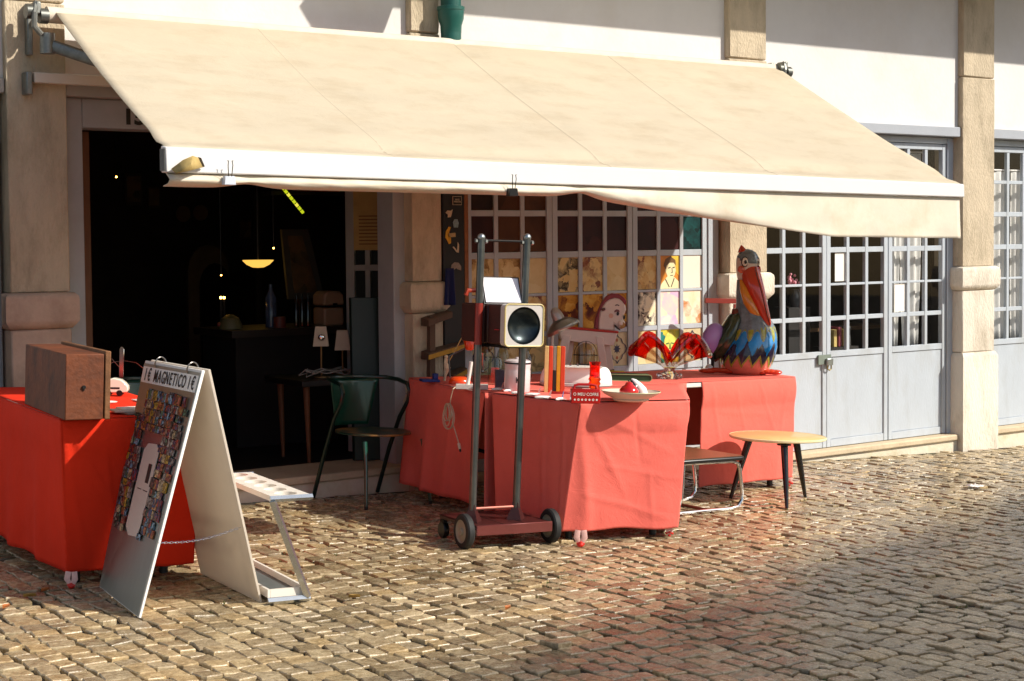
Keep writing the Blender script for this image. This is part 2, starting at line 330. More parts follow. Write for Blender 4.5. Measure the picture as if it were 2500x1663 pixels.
MB().tube([(-14,-.82,3.80),(5.1,-.82,3.80),(26,-.82,3.80)],.06,10).build('gutter',mk('gutter zinc','#8f9694',.45,.6),bld)
for (a,b) in PIL:
    o=bpy.data.objects.new('pilaster',MB().box(a,0,1.128,b,.30,2.716).mesh('pilaster',stone)); COL.objects.link(o); o.parent=bld
    md=o.modifiers.new('bevel','BEVEL'); md.width=.005; md.segments=1
    MB().box(a,.001,2.722,b,.30,7.4).build('shaft_block',stone,o,bevel=.01)
    lowm=stone_w if a>7 else (mk('limestone with red bounce','#c4a892',.85,var=.14,scale=5,bump=.5,bscale=35,dirt='#8a6c58',dscale=3,damt=.5) if 2<a<4 else stone)  # left plinth's pink is red light bounced off the cloth, put into its colour
    e=.045
    # cap moulding with rounded top and splayed underside
    prof=[(0,1.126),(-.018,1.122),(-.034,1.105),(-.037,1.085),(-.037,.975),(-.034,.962),(-.006,.925),(.02,.925),(.02,1.126)]
    cp=MB()
    ring=[]
    for y,z in prof[:7]:
        d=-y; ex=e*(d/.037)
        ring.append((a-ex*.9,b+ex*.9,y,z))
    vs=[];fs=[]
    for (x0,x1,y,z) in ring: vs+= [(x0,.2,z),(x0,y,z),(x1,y,z),(x1,.2,z)]
    for i in range(len(ring)-1):
        for k in range(3): fs.append((i*4+k,i*4+k+1,(i+1)*4+k+1,(i+1)*4+k))
    fs.append((0,1,2,3)); fs.append(tuple(range(len(ring)*4-4,len(ring)*4))); 
    cp.add(vs,fs); cp.build('plinth_cap',lowm,o,ang=60)
    pb=MB(); pb.box(a-.004,-.006,.40,b+.004,.25,.922); pb.build('plinth_block',lowm,o,bevel=.008)
    p2=MB(); vs=[]
    for z,ex,y in ((.397,.005,-.008),(.36,.022,-.03),(-.50,.025,-.033),(-1.1,.025,-.033)): vs+=[(a-ex,.25,z),(a-ex,y,z),(b+ex,y,z),(b+ex,.25,z)]
    fs=[(i*4+k,i*4+k+1,(i+1)*4+k+1,(i+1)*4+k) for i in range(3) for k in range(3)]+[(0,1,2,3),(12,13,14,15)]
    p2.add(vs,fs).build('plinth_base',lowm,o,ang=60)
BAY=[(.33,2.674),(3.004,5.245),(5.467,8.008),(8.393,10.673),(11.09,13.35)]
SILL=[-.02,-.05,-.17,-.29,-.284]
for i,(a,b) in enumerate(BAY):
    lm=mk('lintel paint','#a3a8b0',.55,var=.05,bump=.08) if i>1 else mk('lintel grey','#a39e98',.6,var=.06)
    l=MB(); l.box(a+.003,.02,2.215,b-.003,.2,2.297); l.build('lintel',lm,bld,bevel=.006)
    z=SILL[i]
    sl_=MB(); sl_.box(a+.028,.005,z-.05,b-.028,.5,z); sl_.build('doorstep',sillst,bld,bevel=.012,seg=2)
    MB().box(a+.028,.028,-1.2,b-.028,.5,z-.052).build('step_riser',riser,bld)
# door frames (jambs and head)
def frame(a,b,z0,mat,left=.05,right=.05,head=2.16,y0=.10,y1=.2):
    f=MB(); f.box(a,y0,z0,a+left,y1,2.213); f.box(b-right,y0,z0,b,y1,2.213); f.box(a+left+.001,y0+.002,head,b-right-.001,y1,2.213); return f.build('door_frame',mat,bld,bevel=.004)
frame(.34,2.64,-.02,bluegrey,.3,.3); frame(5.50,7.99,-.17,bluegrey,.228,.104); frame(8.36,10.71,-.29,bluegrey,.078,.106); frame(11.06,13.38,-.284,bluegrey,.12,.1)
g1=MB(); g1.box(3.006,.10,-.05,3.128,.3,2.213); g1.box(3.129,.102,2.048,5.16,.3,2.213); g1.box(5.161,.10,-.05,5.30,.3,2.213); g1.build('door_frame',greyframe,bld,bevel=.004)
# leaves
ROWT=[2.105,1.832,1.548,1.262,1.0,.722]; PH=.242; LW=.715; PWD=.185
def leaf_mesh(zb,mat,name):
    m=MB(); y0,y1=.112,.152
    m.box(0,y0,zb,.045,y1,2.155); m.box(LW-.045,y0,zb,LW,y1,2.155)
    m.box(.046,y0+.001,2.107,LW-.046,y1-.001,2.154)
    for c in (1,2): 
        xx=.045+c*PWD+(c-1)*.035; m.box(xx,y0+.004,.475,xx+.035,y1-.004,2.106)
    for r in range(1,6):
        zt=ROWT[r]; m.box(.046,y0+.007,zt+.001,LW-.046,y1-.007,ROWT[r-1]-PH)
    m.box(.046,y0+.002,.432,LW-.046,y1-.002,.48)
    m.box(.046,y0+.012,zb+.06,LW-.046,y1-.002,.431); m.box(.046,y0+.002,zb,LW-.046,y1,zb+.059)
    return m.mesh(name,mat)
PANE=MB().box(0,.128,-PH,PWD+.004,.132,0).mesh('glass_pane',glassm)
def leaf(x,zb,mat,panes=True,lab=None):
    o=inst('door_leaf',leaf_mesh(zb,mat,'door_leaf'),bld,(x,0,0),label=lab)
    md=o.modifiers.new('bevel','BEVEL'); md.width=.0025; md.limit_method='ANGLE'
    if panes:
        for r in range(6):
            for c in range(3): inst('glass_pane',PANE,o,(.043+c*(PWD+.035),0,ROWT[r]+.002))
    return o
LV={}
for k,x,zb,pn in (('A',5.731,-.165,False),('B',6.449,-.165,False),('C',7.168,-.165,False),('D',8.44,-.285,True),('E',9.158,-.285,True),('F',9.883,-.285,True),('G',11.185,-.28,True),('H',11.903,-.28,True),('I',12.62,-.28,True)):
    LV[k]=leaf(x,zb,bluegrey,pn)
inst('door_leaf',MB().box(.645,.115,-.015,2.335,.16,2.15).mesh('door_leaf',bluegrey),bld)
# paintings glazed into the middle doors
tan=['#33231a','#8a6436','#cfae72','#e2cc98','#d6b67c']
arts={ 'dusk':art('dark ochre panel',['#1c0f08','#4a2a16','#5c3a20','#2a1713','#140c0a'],3,2,1),
 'maroon':art('maroon panel',['#120a0c','#2e1418','#45201f','#1c0e10'],3,2,2),
 'folk':art('folk scene print',tan,14,4,3),'map':art('brown drip painting',['#e6d2a2','#d9b878','#e0c88e','#2a1a10','#e6d8b0'],12,6,4),
 'pale':art('pale ochre print',['#cbb283','#e2cfa0','#d8c08c','#b79a63'],7,1,5),'crowd':art('crowd print',['#4a3628','#d2aa6a','#e0c88e','#8a5038','#4b5a66'],12,5,6),
 'ink':art('ink splash print',['#f2ead2','#efe2b8','#efe6cc','#1b1013','#7c2f2a'],14,7,7),'pink':art('pink wash print',['#f4eed6','#f2e6c0','#e6b6d8','#f6f0d8'],6,2,8),
 'rust':art('rust wash print',['#f6e9cf','#f0d9b0','#f4e8d0','#c88a58','#8a4a20'],9,4,9),'blank':mk('blank card','#e9dfcf',.6,var=.03),'teal':art('teal streak panel',['#04100f','#0a2423','#155050','#06100f'],9,1,11),
 'gold':art('gold figure print',['#0f140e','#6b2c18','#c98b2c','#e0b456','#1c2a1c'],11,4,12),'tile':mk('tile ground','#cdbf98',.4,var=.12,scale=20),'orange':mk('orange paint','#d98a2a',.5,var=.2,scale=14),'greenp':art('green wash portrait',['#1c5a78','#2f8a7a','#b9c24a','#e3d44a','#3a6a4a'],10,4,13)}
plan={'A':['dusk','dusk','maroon','folk','crowd','tile', 'dusk','dusk','dusk','folk','map','folk','dusk','dusk','dusk','pale','crowd','map'],
 'B':['maroon','maroon','maroon','map','gold','folk','maroon','maroon','maroon','crowd','gold','pale','maroon','maroon','maroon','pale','gold','tile'],
 'C':['maroon','maroon','maroon','crowd','ink','pale','maroon','maroon','maroon','orange','pink','greenp','teal','teal','teal','blank','rust','tile']}
pan=MB().box(0,.127,-PH,PWD+.004,.134,0)
pms={}
for k,rows in plan.items():
    for c in range(3):
        for r in range(6):
            a=rows[c*6+r]
            if a not in pms: pms[a]=pan.mesh('painted_pane',arts[a])
            p=inst('painted_pane',pms[a],LV[k],(.043+c*(PWD+.035),0,ROWT[r]+.002),label='pane covered by '+{'orange':'a drawn head of a boy on orange','greenp':'a green and yellow bearded portrait','tile':'a floral tile pattern','blank':'blank cream card','teal':'a teal streaked curtain'}.get(a,a+' toned painting'))
            fl=MB(); yf=.1255; W,H=PWD+.004,-PH
            def quadpoly(pts,mat,d=0):
                m=MB(); m.add([(W*u,yf-d,H*v) for u,v in pts],[tuple(range(len(pts)))]); q=bpy.data.objects.new('print',m.mesh('print',mat,smooth=False,recalc=False)); return q
            shapes=[]
            def circ(cx,cy,rx,ry,n=14,a0=0): return [(cx+rx*math.cos(6.2832*i/n+a0),cy+ry*math.sin(6.2832*i/n+a0)) for i in range(n)]
            if a=='orange':
                skin=mk('drawn skin','#eadfb0',.5); ink=mk('drawn ink','#241a14',.5); hair=mk('drawn hair','#6b4a24',.5,var=.3,scale=40); yel=mk('drawn yellow','#e0b83a',.5,var=.2)
                shapes=[([(.55,0),(1,0),(1,.62),(.8,.5)],yel),([(0,1),(.08,.85),(.4,.62),(.75,.66),(.98,.8),(1,1)],skin),([(.25,.25),(.45,.12),(.75,.2),(.82,.45),(.76,.6),(.6,.72),(.42,.66),(.3,.48)],skin),
                 ([(.2,.3),(.3,.1),(.55,.02),(.8,.14),(.82,.3),(.7,.22),(.5,.22),(.36,.3),(.3,.42)],hair),([(.42,.37),(.54,.34),(.56,.37),(.44,.40)],ink),([(.64,.36),(.76,.34),(.77,.37),(.66,.39)],ink),([(.6,.38),(.63,.38),(.66,.52),(.58,.53),(.58,.51),(.63,.5)],ink),([(.53,.6),(.68,.59),(.68,.61),(.53,.62)],ink),([(.3,.7),(.5,.95),(.47,.96),(.27,.72)],ink),([(.72,.68),(.56,.95),(.59,.96),(.75,.7)],ink)]
            elif a=='greenp':
                y1=mk('drawn lime','#dfe06a',.5,var=.2,scale=30); gk=mk('drawn green','#3f6f3a',.5)
                shapes=[(circ(.5,.5,.3,.42),y1),([(.3,.42),(.46,.4),(.46,.44),(.3,.46)],gk),([(.56,.4),(.72,.42),(.72,.46),(.56,.44)],gk),([(.49,.42),(.53,.42),(.55,.6),(.46,.6)],gk),([(.38,.7),(.62,.7),(.55,.75),(.45,.75)],gk)]
            elif a=='tile':
                bl=mk('tile blue','#27304f',.4); rd=mk('tile rust','#a8623f',.4)
                star=[(.5+(.16 if i%2==0 else .08)*math.cos(i*math.pi/8)*1.2,.5+(.16 if i%2==0 else .08)*math.sin(i*math.pi/8)) for i in range(16)]
                shapes=[(star,bl),(circ(.5,.24,.06,.05),rd),(circ(.5,.76,.06,.05),rd)]
                for sx_ in (-1,1):
                    for sy_ in (-1,1):
                        pts=[(.5,.07),(.6,.16),(.72,.2),(.78,.32),(.92,.4),(.97,.5)]
                        q=[(.5+sx_*(u-.5),.5+sy_*(.5-v)*1) for u,v in pts]; q2=[(u-sx_*.035,v) for u,v in q][::-1]
                        for i in range(len(q)-1): shapes.append(([q[i],q[i+1],(q[i+1][0]-sx_*.05,q[i+1][1]),(q[i][0]-sx_*.05,q[i][1])],bl))
            if shapes:
                mm=MB(); mats=[]
                for i,(pts,mt) in enumerate(shapes):
                    if mt not in mats: mats.append(mt)
                    mm.cur=mats.index(mt); mm.add([(W*u,yf-.0002*i,H*v) for u,v in pts],[tuple(range(len(pts)))])
                # the print is fused into the pane's own mesh
                pb=MB(); pb.cur=0; pb.box(0,.127,-PH,PWD+.004,.134,0)
                off=len(pb.v); pb.v+=mm.v; pb.f+=[[i+off for i in f] for f in mm.f]; pb.m+=[x+1 for x in mm.m]
                p.data=pb.mesh('painted_pane',[arts[a]]+mats,smooth=False,recalc=False)
# padlock and hasp between the pale doors
pl_=MB(); q=wl(2018,880,.10); pl_.box(q.x-.09,.098,q.z-.03,q.x+.05,.110,q.z+.045); pl_.build('hasp',mk('greenish steel','#7f8a80',.5,.4),LV['D'].parent)
# interior shell
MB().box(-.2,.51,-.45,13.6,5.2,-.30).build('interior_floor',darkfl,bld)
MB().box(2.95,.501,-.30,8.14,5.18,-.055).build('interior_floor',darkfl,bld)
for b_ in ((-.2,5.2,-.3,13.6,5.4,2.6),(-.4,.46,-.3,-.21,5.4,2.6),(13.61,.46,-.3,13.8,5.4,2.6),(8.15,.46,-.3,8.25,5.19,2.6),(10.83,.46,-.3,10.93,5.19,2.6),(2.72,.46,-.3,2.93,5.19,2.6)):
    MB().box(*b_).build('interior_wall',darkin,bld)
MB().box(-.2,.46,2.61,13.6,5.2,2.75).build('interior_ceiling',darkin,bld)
# house number painted on the door head
num=inst('house_number',text_mesh('15',.12,mk('black paint','#141312',.5),.001,1.15,.005),bld,(3.435,.0985,2.115),(math.pi/2,0,0))
# paper notes taped inside the panes
for lf,px,py,wd,hh,lab in (('E',2053,652,36,69,'white paper notice taped behind a pane'),('F',2196,727,32,68,'blank white notice taped behind a pane')):
    a=wl(px,py,.137); k=kpx(a,False); 
    o=MB().box(-wd*k*.61,.1335,-hh*k/2,wd*k*.61,.1355,hh*k/2).build('paper_notice',mk('notice paper','#eeeae2',.7,var=.03),LV[lf],label=lab); o.location=(a.x-LV[lf].location.x,0,a.z)
# the building across the street (behind the camera) that shades the foreground
ob=thing('opposite_building','tall plain building across the street behind the viewpoint','building',(0,0,0),street=False)
d=Vector((1,.277,0)).normalized(); nrm=Vector((.277,-1,0)).normalized(); H=20.0
c0=Vector((2.70,-3.88,-.11))+Vector((.83,-1,.97))*((H+.18)/.97)
b4=[c0,c0+d*8.2,c0+d*8.2+nrm*9,c0+nrm*9]
MB().hexa([Vector((p.x,p.y,-2.5)) for p in b4],[Vector((p.x,p.y,H)) for p in b4]).build('wall',mk('opposite plaster','#ded6c8',.85,var=.08),ob)
wn=MB()
for i in range(3):
    for zz in (1.0,4.6,8.2,11.8,15.4):
        c=c0+d*(1.4+i*2.7)-nrm*.02; R=Matrix((d,-nrm,Vector((0,0,1)))).transposed(); 
        o=MB().obox((c.x,c.y,zz+.9),(1.1,.06,1.9),R).build('window',mk('opposite glass','#2a3036',.1,var=.1),ob)
# ---------------------------------------------------------------- pipes on the facade
gp_=thing('downpipe','dark green cast iron downpipe with a socket joint above the awning','downpipe',(5.5,-.085,0),street=False)
gm=mk('green pipe paint','#1a544c',.35,var=.12,scale=8,dirt='#274a40',dscale=6,damt=.5)
MB().cyl((0,0,2.50),(0,0,3.3),.066,20).build('pipe',gm,gp_)
MB().lathe([(.067,2.72),(.069,2.765),(.083,2.81),(.085,2.86),(.089,2.863),(.089,2.885),(.084,2.887),(.067,2.888)],24).build('socket',gm,gp_)
MB().tube([(0,0,3.27),(0,-.1,3.36),(0,-.3,3.42),(0,-.5,3.5)],.076,12).build('swan_neck',gm,gp_)
MB().hexa([(-.10,-.70,3.32),(.10,-.70,3.32),(.10,-.48,3.32),(-.10,-.48,3.32)],[(-.27,-.76,3.70),(.24,-.76,3.70),(.24,-.42,3.70),(-.27,-.42,3.70)]).build('hopper',gm,gp_)
lp=thing('downpipe','slate blue drainpipe at the far left edge beside the stone pilaster','downpipe',(2.555,-.05,0),street=False)
lm_=mk('slate pipe paint','#5a6a78',.4,var=.1); MB().cyl((0,0,-.1),(0,0,3.7),.05,16).build('pipe',lm_,lp); MB().cyl((0,0,1.94),(0,0,2.03),.062,16).build('collar',lm_,lp)
pc=thing('pipe_casing','black boxed pipe casing covered in small stickers beside the painted panes','pipe casing',(5.47,-.012,0),street=False)
MB().box(0.002,0,-.17,.168,.11,2.6).build('casing',mk('casing black','#100f10',.5,var=.2),pc,bevel=.006)
MB().box(.17,.004,.9,.2,.11,2.6).build('edge_strip',mk('raw timber edge','#8a5a36',.8,var=.2,scale=20),pc)
def st(px,py,poly,mat,lab):
    c=wl(px,py,-.016); k=kpx(c,False)/5.06*1.2; o=MB().prism([(x*k,-y*k) for x,y in poly],-.0015,.0015).build('sticker',mat,pc,label=lab); o.location=(c.x-5.47,-.003,c.z)
crm=mk('sticker cream','#c9b79a',.5,var=.25,scale=60); yl=mk('sticker yellow','#d8a21f',.5,var=.15,scale=60); lb=mk('sticker pale blue','#7f98a0',.5,var=.4,scale=90); tl=mk('sticker dark','#1b1a18',.5)
st(1097,522,[(-45,-10),(-20,-35),(20,-30),(42,-45),(30,0),(18,35),(-20,38),(-15,10)],crm,'pale torn sticker')
st(1113,545,[(-35,-10),(-15,-40),(20,-40),(35,0),(25,45),(-25,45)],lb,'pale blue sticker')
st(1094,575,[(-35,20),(-25,-45),(10,-90),(35,-85),(15,-40),(12,0),(35,25),(35,80),(10,90),(-15,45)],yl,'yellow bird shaped sticker')
st(1103,575,[(-50,-20),(45,-28),(48,15),(-45,20)],mk('sticker label','#b79c6a',.5,var=.3,scale=80),'small label sticker')
st(1114,603,[(-45,0),(-30,-5),(10,40),(20,-50),(35,-20),(30,60),(5,55)],crm,'pale figure sticker')
st(1114,651,[(-65,20),(-55,-20),(-20,-45),(30,-40),(60,0),(60,40),(20,30),(0,15),(-30,35)],mk('sticker grey','#8d7f72',.5,var=.3,scale=70),'grey skull shaped sticker')
st(1116,490,[(-55,-45),(55,-45),(55,45),(-55,45)],crm,'square framed sticker with two lines of lettering')
c=wl(1116,490,-.016); k=kpx(c,False)/5.06*1.2
o=MB().box(-50*k,-.0025,-40*k,50*k,.0,40*k).build('sticker',tl,pc,label='black centre of the framed sticker'); o.location=(c.x-5.47,-.003,c.z)
for t,dz in (('NICE',10),('PRINTS!',-12)): inst('lettering',text_mesh(t,24*k,crm,.0004,1,.0002),pc,(c.x-5.47,-.0062,c.z+dz*k),(math.pi/2,0,0))
# ---------------------------------------------------------------- awning
aw=thing('awning','large cream fabric awning on a white front bar stretched over the stalls','awning',(0,0,0),street=False)
canvas=cloth('awning canvas','#d9cdb5',.05,transl=.28,bump=.35,dirt='#a98a58',damt=.26,dscale=3.4,stretch=(.75,1.6,1.6))
A0,A1=Vector((2.90,-.13,2.66)),Vector((8.36,-.13,2.66)); B0,B1=Vector((2.82,-1.80,1.835)),Vector((8.39,-1.80,1.735))
def awf(u,v):
    p=A0.lerp(A1,u).lerp(B0.lerp(B1,u),v)
    sag=-.035*math.sin(math.pi*v)*(.8+.2*math.sin(6*u)); 
    rip=.016*math.sin(math.pi*v)*noise.noise((u*9,v*2,4))+.014*v**3*noise.noise((u*5,v*1.2,8))*(1-v)*4
    dim=-.034*math.exp(-((v-.93)/.035)**2)*(.55+.45*noise.noise((u*6,1,2)))
    dr=0
    for s0 in (.22,.47,.70): dr+=-.006*math.exp(-((u-s0-.004)/.006)**2)
    return (p.x,p.y,p.z+sag+rip+dim+dr)
MB().grid(awf,110,46).build('canopy',canvas,aw,solid=.003,ang=80)
stm=mk('stitching','#bfa37c',.9,var=.3,scale=80)
for s0 in (.22,.47,.70): # seams where the cloth strips are joined
    MB().grid(lambda a,v,s0=s0:Vector(awf(s0-.0012+a*.0024,v*.985+.01))+Vector((0,-.0008,.0024)),1,40).build('seam',mk('seam cloth','#bfb199',.85,var=.06,scale=60,bump=.3,bscale=120),aw)
bar=MB(); 
bar.hexa([(B0.x-.01,-1.835,B0.z-.118),(B1.x+.0,-1.835,B1.z-.088),(B1.x,-1.775,B1.z-.088),(B0.x-.01,-1.775,B0.z-.118)],[(B0.x-.01,-1.83,B0.z-.003),(B1.x,-1.83,B1.z-.003),(B1.x,-1.775,B1.z+.006),(B0.x-.01,-1.775,B0.z+.006)])
bar.build('front_bar',mk('white bar paint','#dad8d6',.35,var=.02),aw,bevel=.006,seg=2)
ec=MB(); ec.box(B0.x-.017,-1.83,B0.z-.11,B0.x-.011,-1.78,B0.z-.01); ec.build('end_cap',mk('dark cap','#3a3a38',.5),aw); 
# valance: bunched up on the left, let down on the right
valc=cloth('valance cloth','#e6dcc8',.05,transl=.12,bump=.15,dirt='#c9a878',damt=.45,dscale=2.2)
def lerp(a,b,t): return a+(b-a)*t
def vtop(u): return Vector((lerp(B0.x,B1.x-.02,u),-1.806,lerp(B0.z-.120,B1.z-.090,u)))
def drop(u):
    if u<.43: return .058
    t=(u-.43)/.57
    return .05+.215*min(1,(t/.62))**.85 if t<.62 else .265+.01*(t-.62)
def vf(u,v):
    p=vtop(u); d=drop(u)
    roll=max(0,1-max(0,(u-.40))/.32)                # still rolled under on the left
    pinch=math.exp(-((u-.43)/.02)**2)+math.exp(-((u-.075)/.02)**2)
    b=math.sin(math.pi*min(1,v*1.0))*.034*roll*(1-.75*pinch)
    w_=.010*noise.noise((u*22,v*2,3))*(v)+.006*noise.noise((u*60,v*3,7))*roll
    z=p.z-d*v*(1-.35*pinch*(u<.6))
    y=p.y-b+w_-.01*v
    if roll>0 and v>.86: y+= (v-.86)*.3*roll
    return (p.x,y,z)
MB().grid(vf,150,16).build('valance',valc,aw,solid=.004,ang=80)
# loose flap folded up over the bar at the left end
fl=MB(); q=[wl(418,413,-1.852),wl(447,391,-1.87),wl(470,381,-1.875),wl(484,385,-1.87),wl(497,408,-1.85),wl(470,415,-1.90),wl(430,424,-1.90)]
cc=Vector((sum(p.x for p in q)/7,-1.905,sum(p.z for p in q)/7)); fl.add(q+[cc],[(i,(i+1)%7,7) for i in range(7)]); fl.build('folded_flap',mk('flap cloth','#b39a5e',.7,var=.2,scale=30),aw,solid=.003,ang=20)
fr=[wl(484,384,-1.868),wl(490,386,-1.866),wl(499,407,-1.85),wl(492,408,-1.85)]
MB().hexa([p+Vector((0,.004,0)) for p in fr],[p-Vector((0,.006,0)) for p in fr]).build('flap_edge',mk('flap edge','#3a3020',.8),aw)
# slit of dark under-edge where the valance lifts
# roller, wall bars, arms, brackets
MB().cyl((2.86,-.12,2.635),(8.38,-.12,2.635),.045,16).build('roller',mk('roller cloth','#d4c9b8',.8),aw)
zb=wl(180,195,-.06).z
o=MB(); o.box(2.80,-.085,zb-.028,8.42,-.035,zb+.028); o.build('wall_bar',mk('cream bar','#d8cdbd',.45,var=.05),aw,bevel=.004)
grm=mk('weathered aluminium','#8b8d88',.45,.7,var=.2,scale=25)
for X,nm in ((2.79,0),(8.40,1)):
    b=MB(); b.box(X-.035,-.09,zb-.095,X,-.001,zb+.03); b.box(X-.012,-.05,2.42,X+.02,-.001,2.70); b.obox((X+.005,-.15,2.66),(.03,.09,.07)); b.build('bracket',grm,aw,bevel=.008,seg=2)
    b=MB(); b.cyl((X-.055,-.16,2.64),(X-.01,-.16,2.64),.04,18); b.cyl((X+.015,-.165,2.62),(X+.06,-.165,2.62),.042,18); b.build('gearbox',mk('dark aluminium','#6a6c68',.4,.7,var=.15),aw)
    b=MB(); b.tube([(X+.0,-.17,2.69),(X-.02,-.2,2.63),(X-.02,-.19,2.56),(X+.02,-.18,2.52)],.016,8); b.build('crank_eye',grm,aw)
    s=1 if nm==0 else -1
    b=MB(); b.cyl((X+s*.06,-.16,2.42),(X+s*.06,-.16,2.53),.04,14); b.build('arm_joint',grm,aw)
    el=Vector((X+s*1.05,-.98,2.03)); 
    b=MB(); b.tube([(X+s*.06,-.16,2.47),tuple(el)],[.034,.03],8,flat=.6); b.build('arm',grm,aw); 
    b=MB(); b.tube([tuple(el),(X+s*.35,-1.77,(B0.z if nm==0 else B1.z)-.07)],[.03,.026],8,flat=.6); b.build('arm',grm,aw); 
    b=MB(); b.cyl(el-Vector((0,0,.045)),el+Vector((0,0,.045)),.045,12); b.build('elbow',grm,aw)
def clip(px,py,lab,dark):
    p=wl(px,py,-1.86); t=thing('binder_clip',lab,'binder clip',p,street=False,group='binder clips on the valance')
    bm_=mk('clip black','#161616',.3) if dark else mk('clip white steel','#c9d0dc',.3,var=.05)
    MB().prism([(-.03,-.045),(.03,-.045),(.024,-.004),(-.024,-.004)],-.014,.018).build('clamp',bm_,t,bevel=.002)
    for s in (-1,1): MB().tube([(s*.008,-.012,-.006),(s*.012,-.018,.045),(s*.009,-.017,.066),(s*.015,-.016,.066)],.0022,6).build('handle',mk('clip wire','#6a655c',.3,1) if not dark else mk('clip wire dark','#3a3733',.3,.8),t)
    return t
clip(559,428,'white binder clip pinching the rolled valance near its left end',False); clip(1251,458,'black binder clip where the valance starts to hang down',True)
# ---------------------------------------------------------------- cloth covered tables
redc=cloth('red table linen','#ea3519',.06,bump=.4,transl=.10,rough=.85,sheen=.0)
coral=cloth('coral table linen','#ef7264',.07,bump=.42,transl=.12,rough=.85,sheen=.03)
HT=.74
def skirt(m,p0,p1,q0,q1,seed,amp=.018,fr=2.2,nu=40,nv=24,out=None,waves=(),folds=(),free=0):
    p0,p1,q0,q1=[Vector(x) for x in (p0,p1,q0,q1)]; e=(p1-p0).normalized(); nrm=Vector((e.y,-e.x,0))
    def fn(u,v):
        a=p0.lerp(p1,u); b=q0.lerp(q1,u); p=a.lerp(b,v)
        bul=.012*math.sin(math.pi*min(1,v*4))*(v<.25)
        L_=u*(p1-p0).length
        tp_=min(1,u*9)*min(1,(1-u)*9) if not free else 1
        w_=amp*tp_*(v**.8)*(noise.noise((L_*fr,seed,v*.7))*1.0+.35*noise.noise((L_*fr*2.7,seed+5,v*1.3)))
        dg=.004*noise.noise((L_*5+v*3,v*4-L_*2,seed+9))*min(1,v*3)
        for (uc,wd,am) in waves: w_+=am*(v**1.2)*math.exp(-((u-uc-.05*v)/wd)**2)
        H_=(q0-p0).length
        for (ua,va,ub,vb,wd,am) in folds:
            ax,ay=ua*(p1-p0).length,va*H_; bx,by=ub*(p1-p0).length,vb*H_; X_,Y_=L_,v*H_; dx_,dy_=bx-ax,by-ay; t_=max(0,min(1,((X_-ax)*dx_+(Y_-ay)*dy_)/(dx_*dx_+dy_*dy_))); dd=math.hypot(X_-ax-t_*dx_,Y_-ay-t_*dy_); w_+=.6*am*math.exp(-(dd/wd)**2)*(.4+.6*math.sin(math.pi*min(1,.15+t_*.85)))
        return p+nrm*(w_+bul*tp_+dg*tp_)+Vector((0,0,.012*noise.noise((u*3,seed+2,0))*v))
    m.grid(fn,nu,nv)
def top(m,c,seed,n=26):
    c=[Vector(x) for x in c]
    def fn(u,v):
        p=c[0].lerp(c[1],u).lerp(c[3].lerp(c[2],u),v); ed=min(u,1-u,v,1-v)
        return p+Vector((0,0,.0035+.003*noise.noise((u*5,v*5,seed))*min(1,ed*8)))
    m.grid(fn,n,n)
def trestle(name,label,c,group,legm,feet):
    t=thing(name,label,'table',(0,0,0),0,group)
    cc=[Vector(x) for x in c]; ce=sum(cc,Vector())/4
    ins=[ce+(x-ce)*.985 for x in cc]
    MB().hexa([(p.x,p.y,HT-.035) for p in ins],[(p.x,p.y,HT-.002) for p in ins]).build('tabletop',mk('folding table plastic','#d8d5cf',.5,var=.03),t,bevel=.006)
    for x,y in feet:
        l=MB(); l.cyl((x,y,.03),(x,y,HT-.036),.016,10); l.build('leg',legm,t); 
        l=MB(); l.cyl((x,y,0),(x,y,.05),.02,10); l.build('foot',black,t)
    for (x0,y0),(x1,y1) in ((feet[0],feet[3]),(feet[1],feet[2])):
        MB().tube([(x0,y0,.36),(x1,y1,.36)],.011,8).build('crossbar',legm,t)
    return t
legp=mk('leg grey','#8d979c',.4,.3)
def corner(c): return [Vector(x) for x in c]
# back table of the centre stall
BT=[(4.81,-1.41,HT),(7.69,-.956,HT),(7.86,-.16,HT),(5.01,-.28,HT)]
trestle('folding_table','folding table along the doors under a coral cloth, holding pelican and glass bowl',BT,'cloth covered folding tables',iron,[(5.05,-1.18),(7.53,-.90),(7.66,-.30),(5.2,-.40)])
m=MB(); top(m,BT,1)
hB=sh(1146,1234,.05); hBL=sh(1000,1195,.05); 
skirt(m,BT[3],BT[0],(4.97,-.26,.09),(hB.x+.0,hB.y,.06),2,.03,3,waves=((.3,.06,.03),(.62,.05,.025)))
f0=Vector(BT[0]).lerp(Vector(BT[1]),.66); g0=sh(1706,1190,.05); g1=sh(1933,1169,.05)
ftl=sy(1712,953,-1.06); 
skirt(m,(f0.x-.02,f0.y,HT),BT[1],(g0.x,g0.y,.05),(g1.x,g1.y,.06),3,.012,2.5,free=1,nu=60,nv=50,folds=((.1,.05,.25,.9,.014,.007),(.35,.1,.55,.8,.012,.005),(.6,.05,.85,.7,.014,.006),(.2,.3,.8,.36,.01,.004),(.9,.1,.8,1,.014,.007),(.45,.5,.5,1,.012,.006)))
f1=Vector(BT[0]).lerp(Vector(BT[1]),.60); skirt(m,BT[0],(f1.x,f1.y,HT),(4.83,-1.40,.07),(f1.x-.03,f1.y-.0,.07),4,.012,2,nu=50)
skirt(m,BT[1],BT[2],(7.70,-.94,.06),(7.88,-.16,.08),5,.01,2); skirt(m,BT[2],BT[3],(7.86,-.13,.2),(5.03,-.25,.2),6,.01,2)
tag(m.build('tablecloth',coral,None,solid=.003,ang=80),'coral cloth over the long table along the doors, under the pelican','tablecloth','red cloths draped over tables').rotation_euler=RY.to_euler()
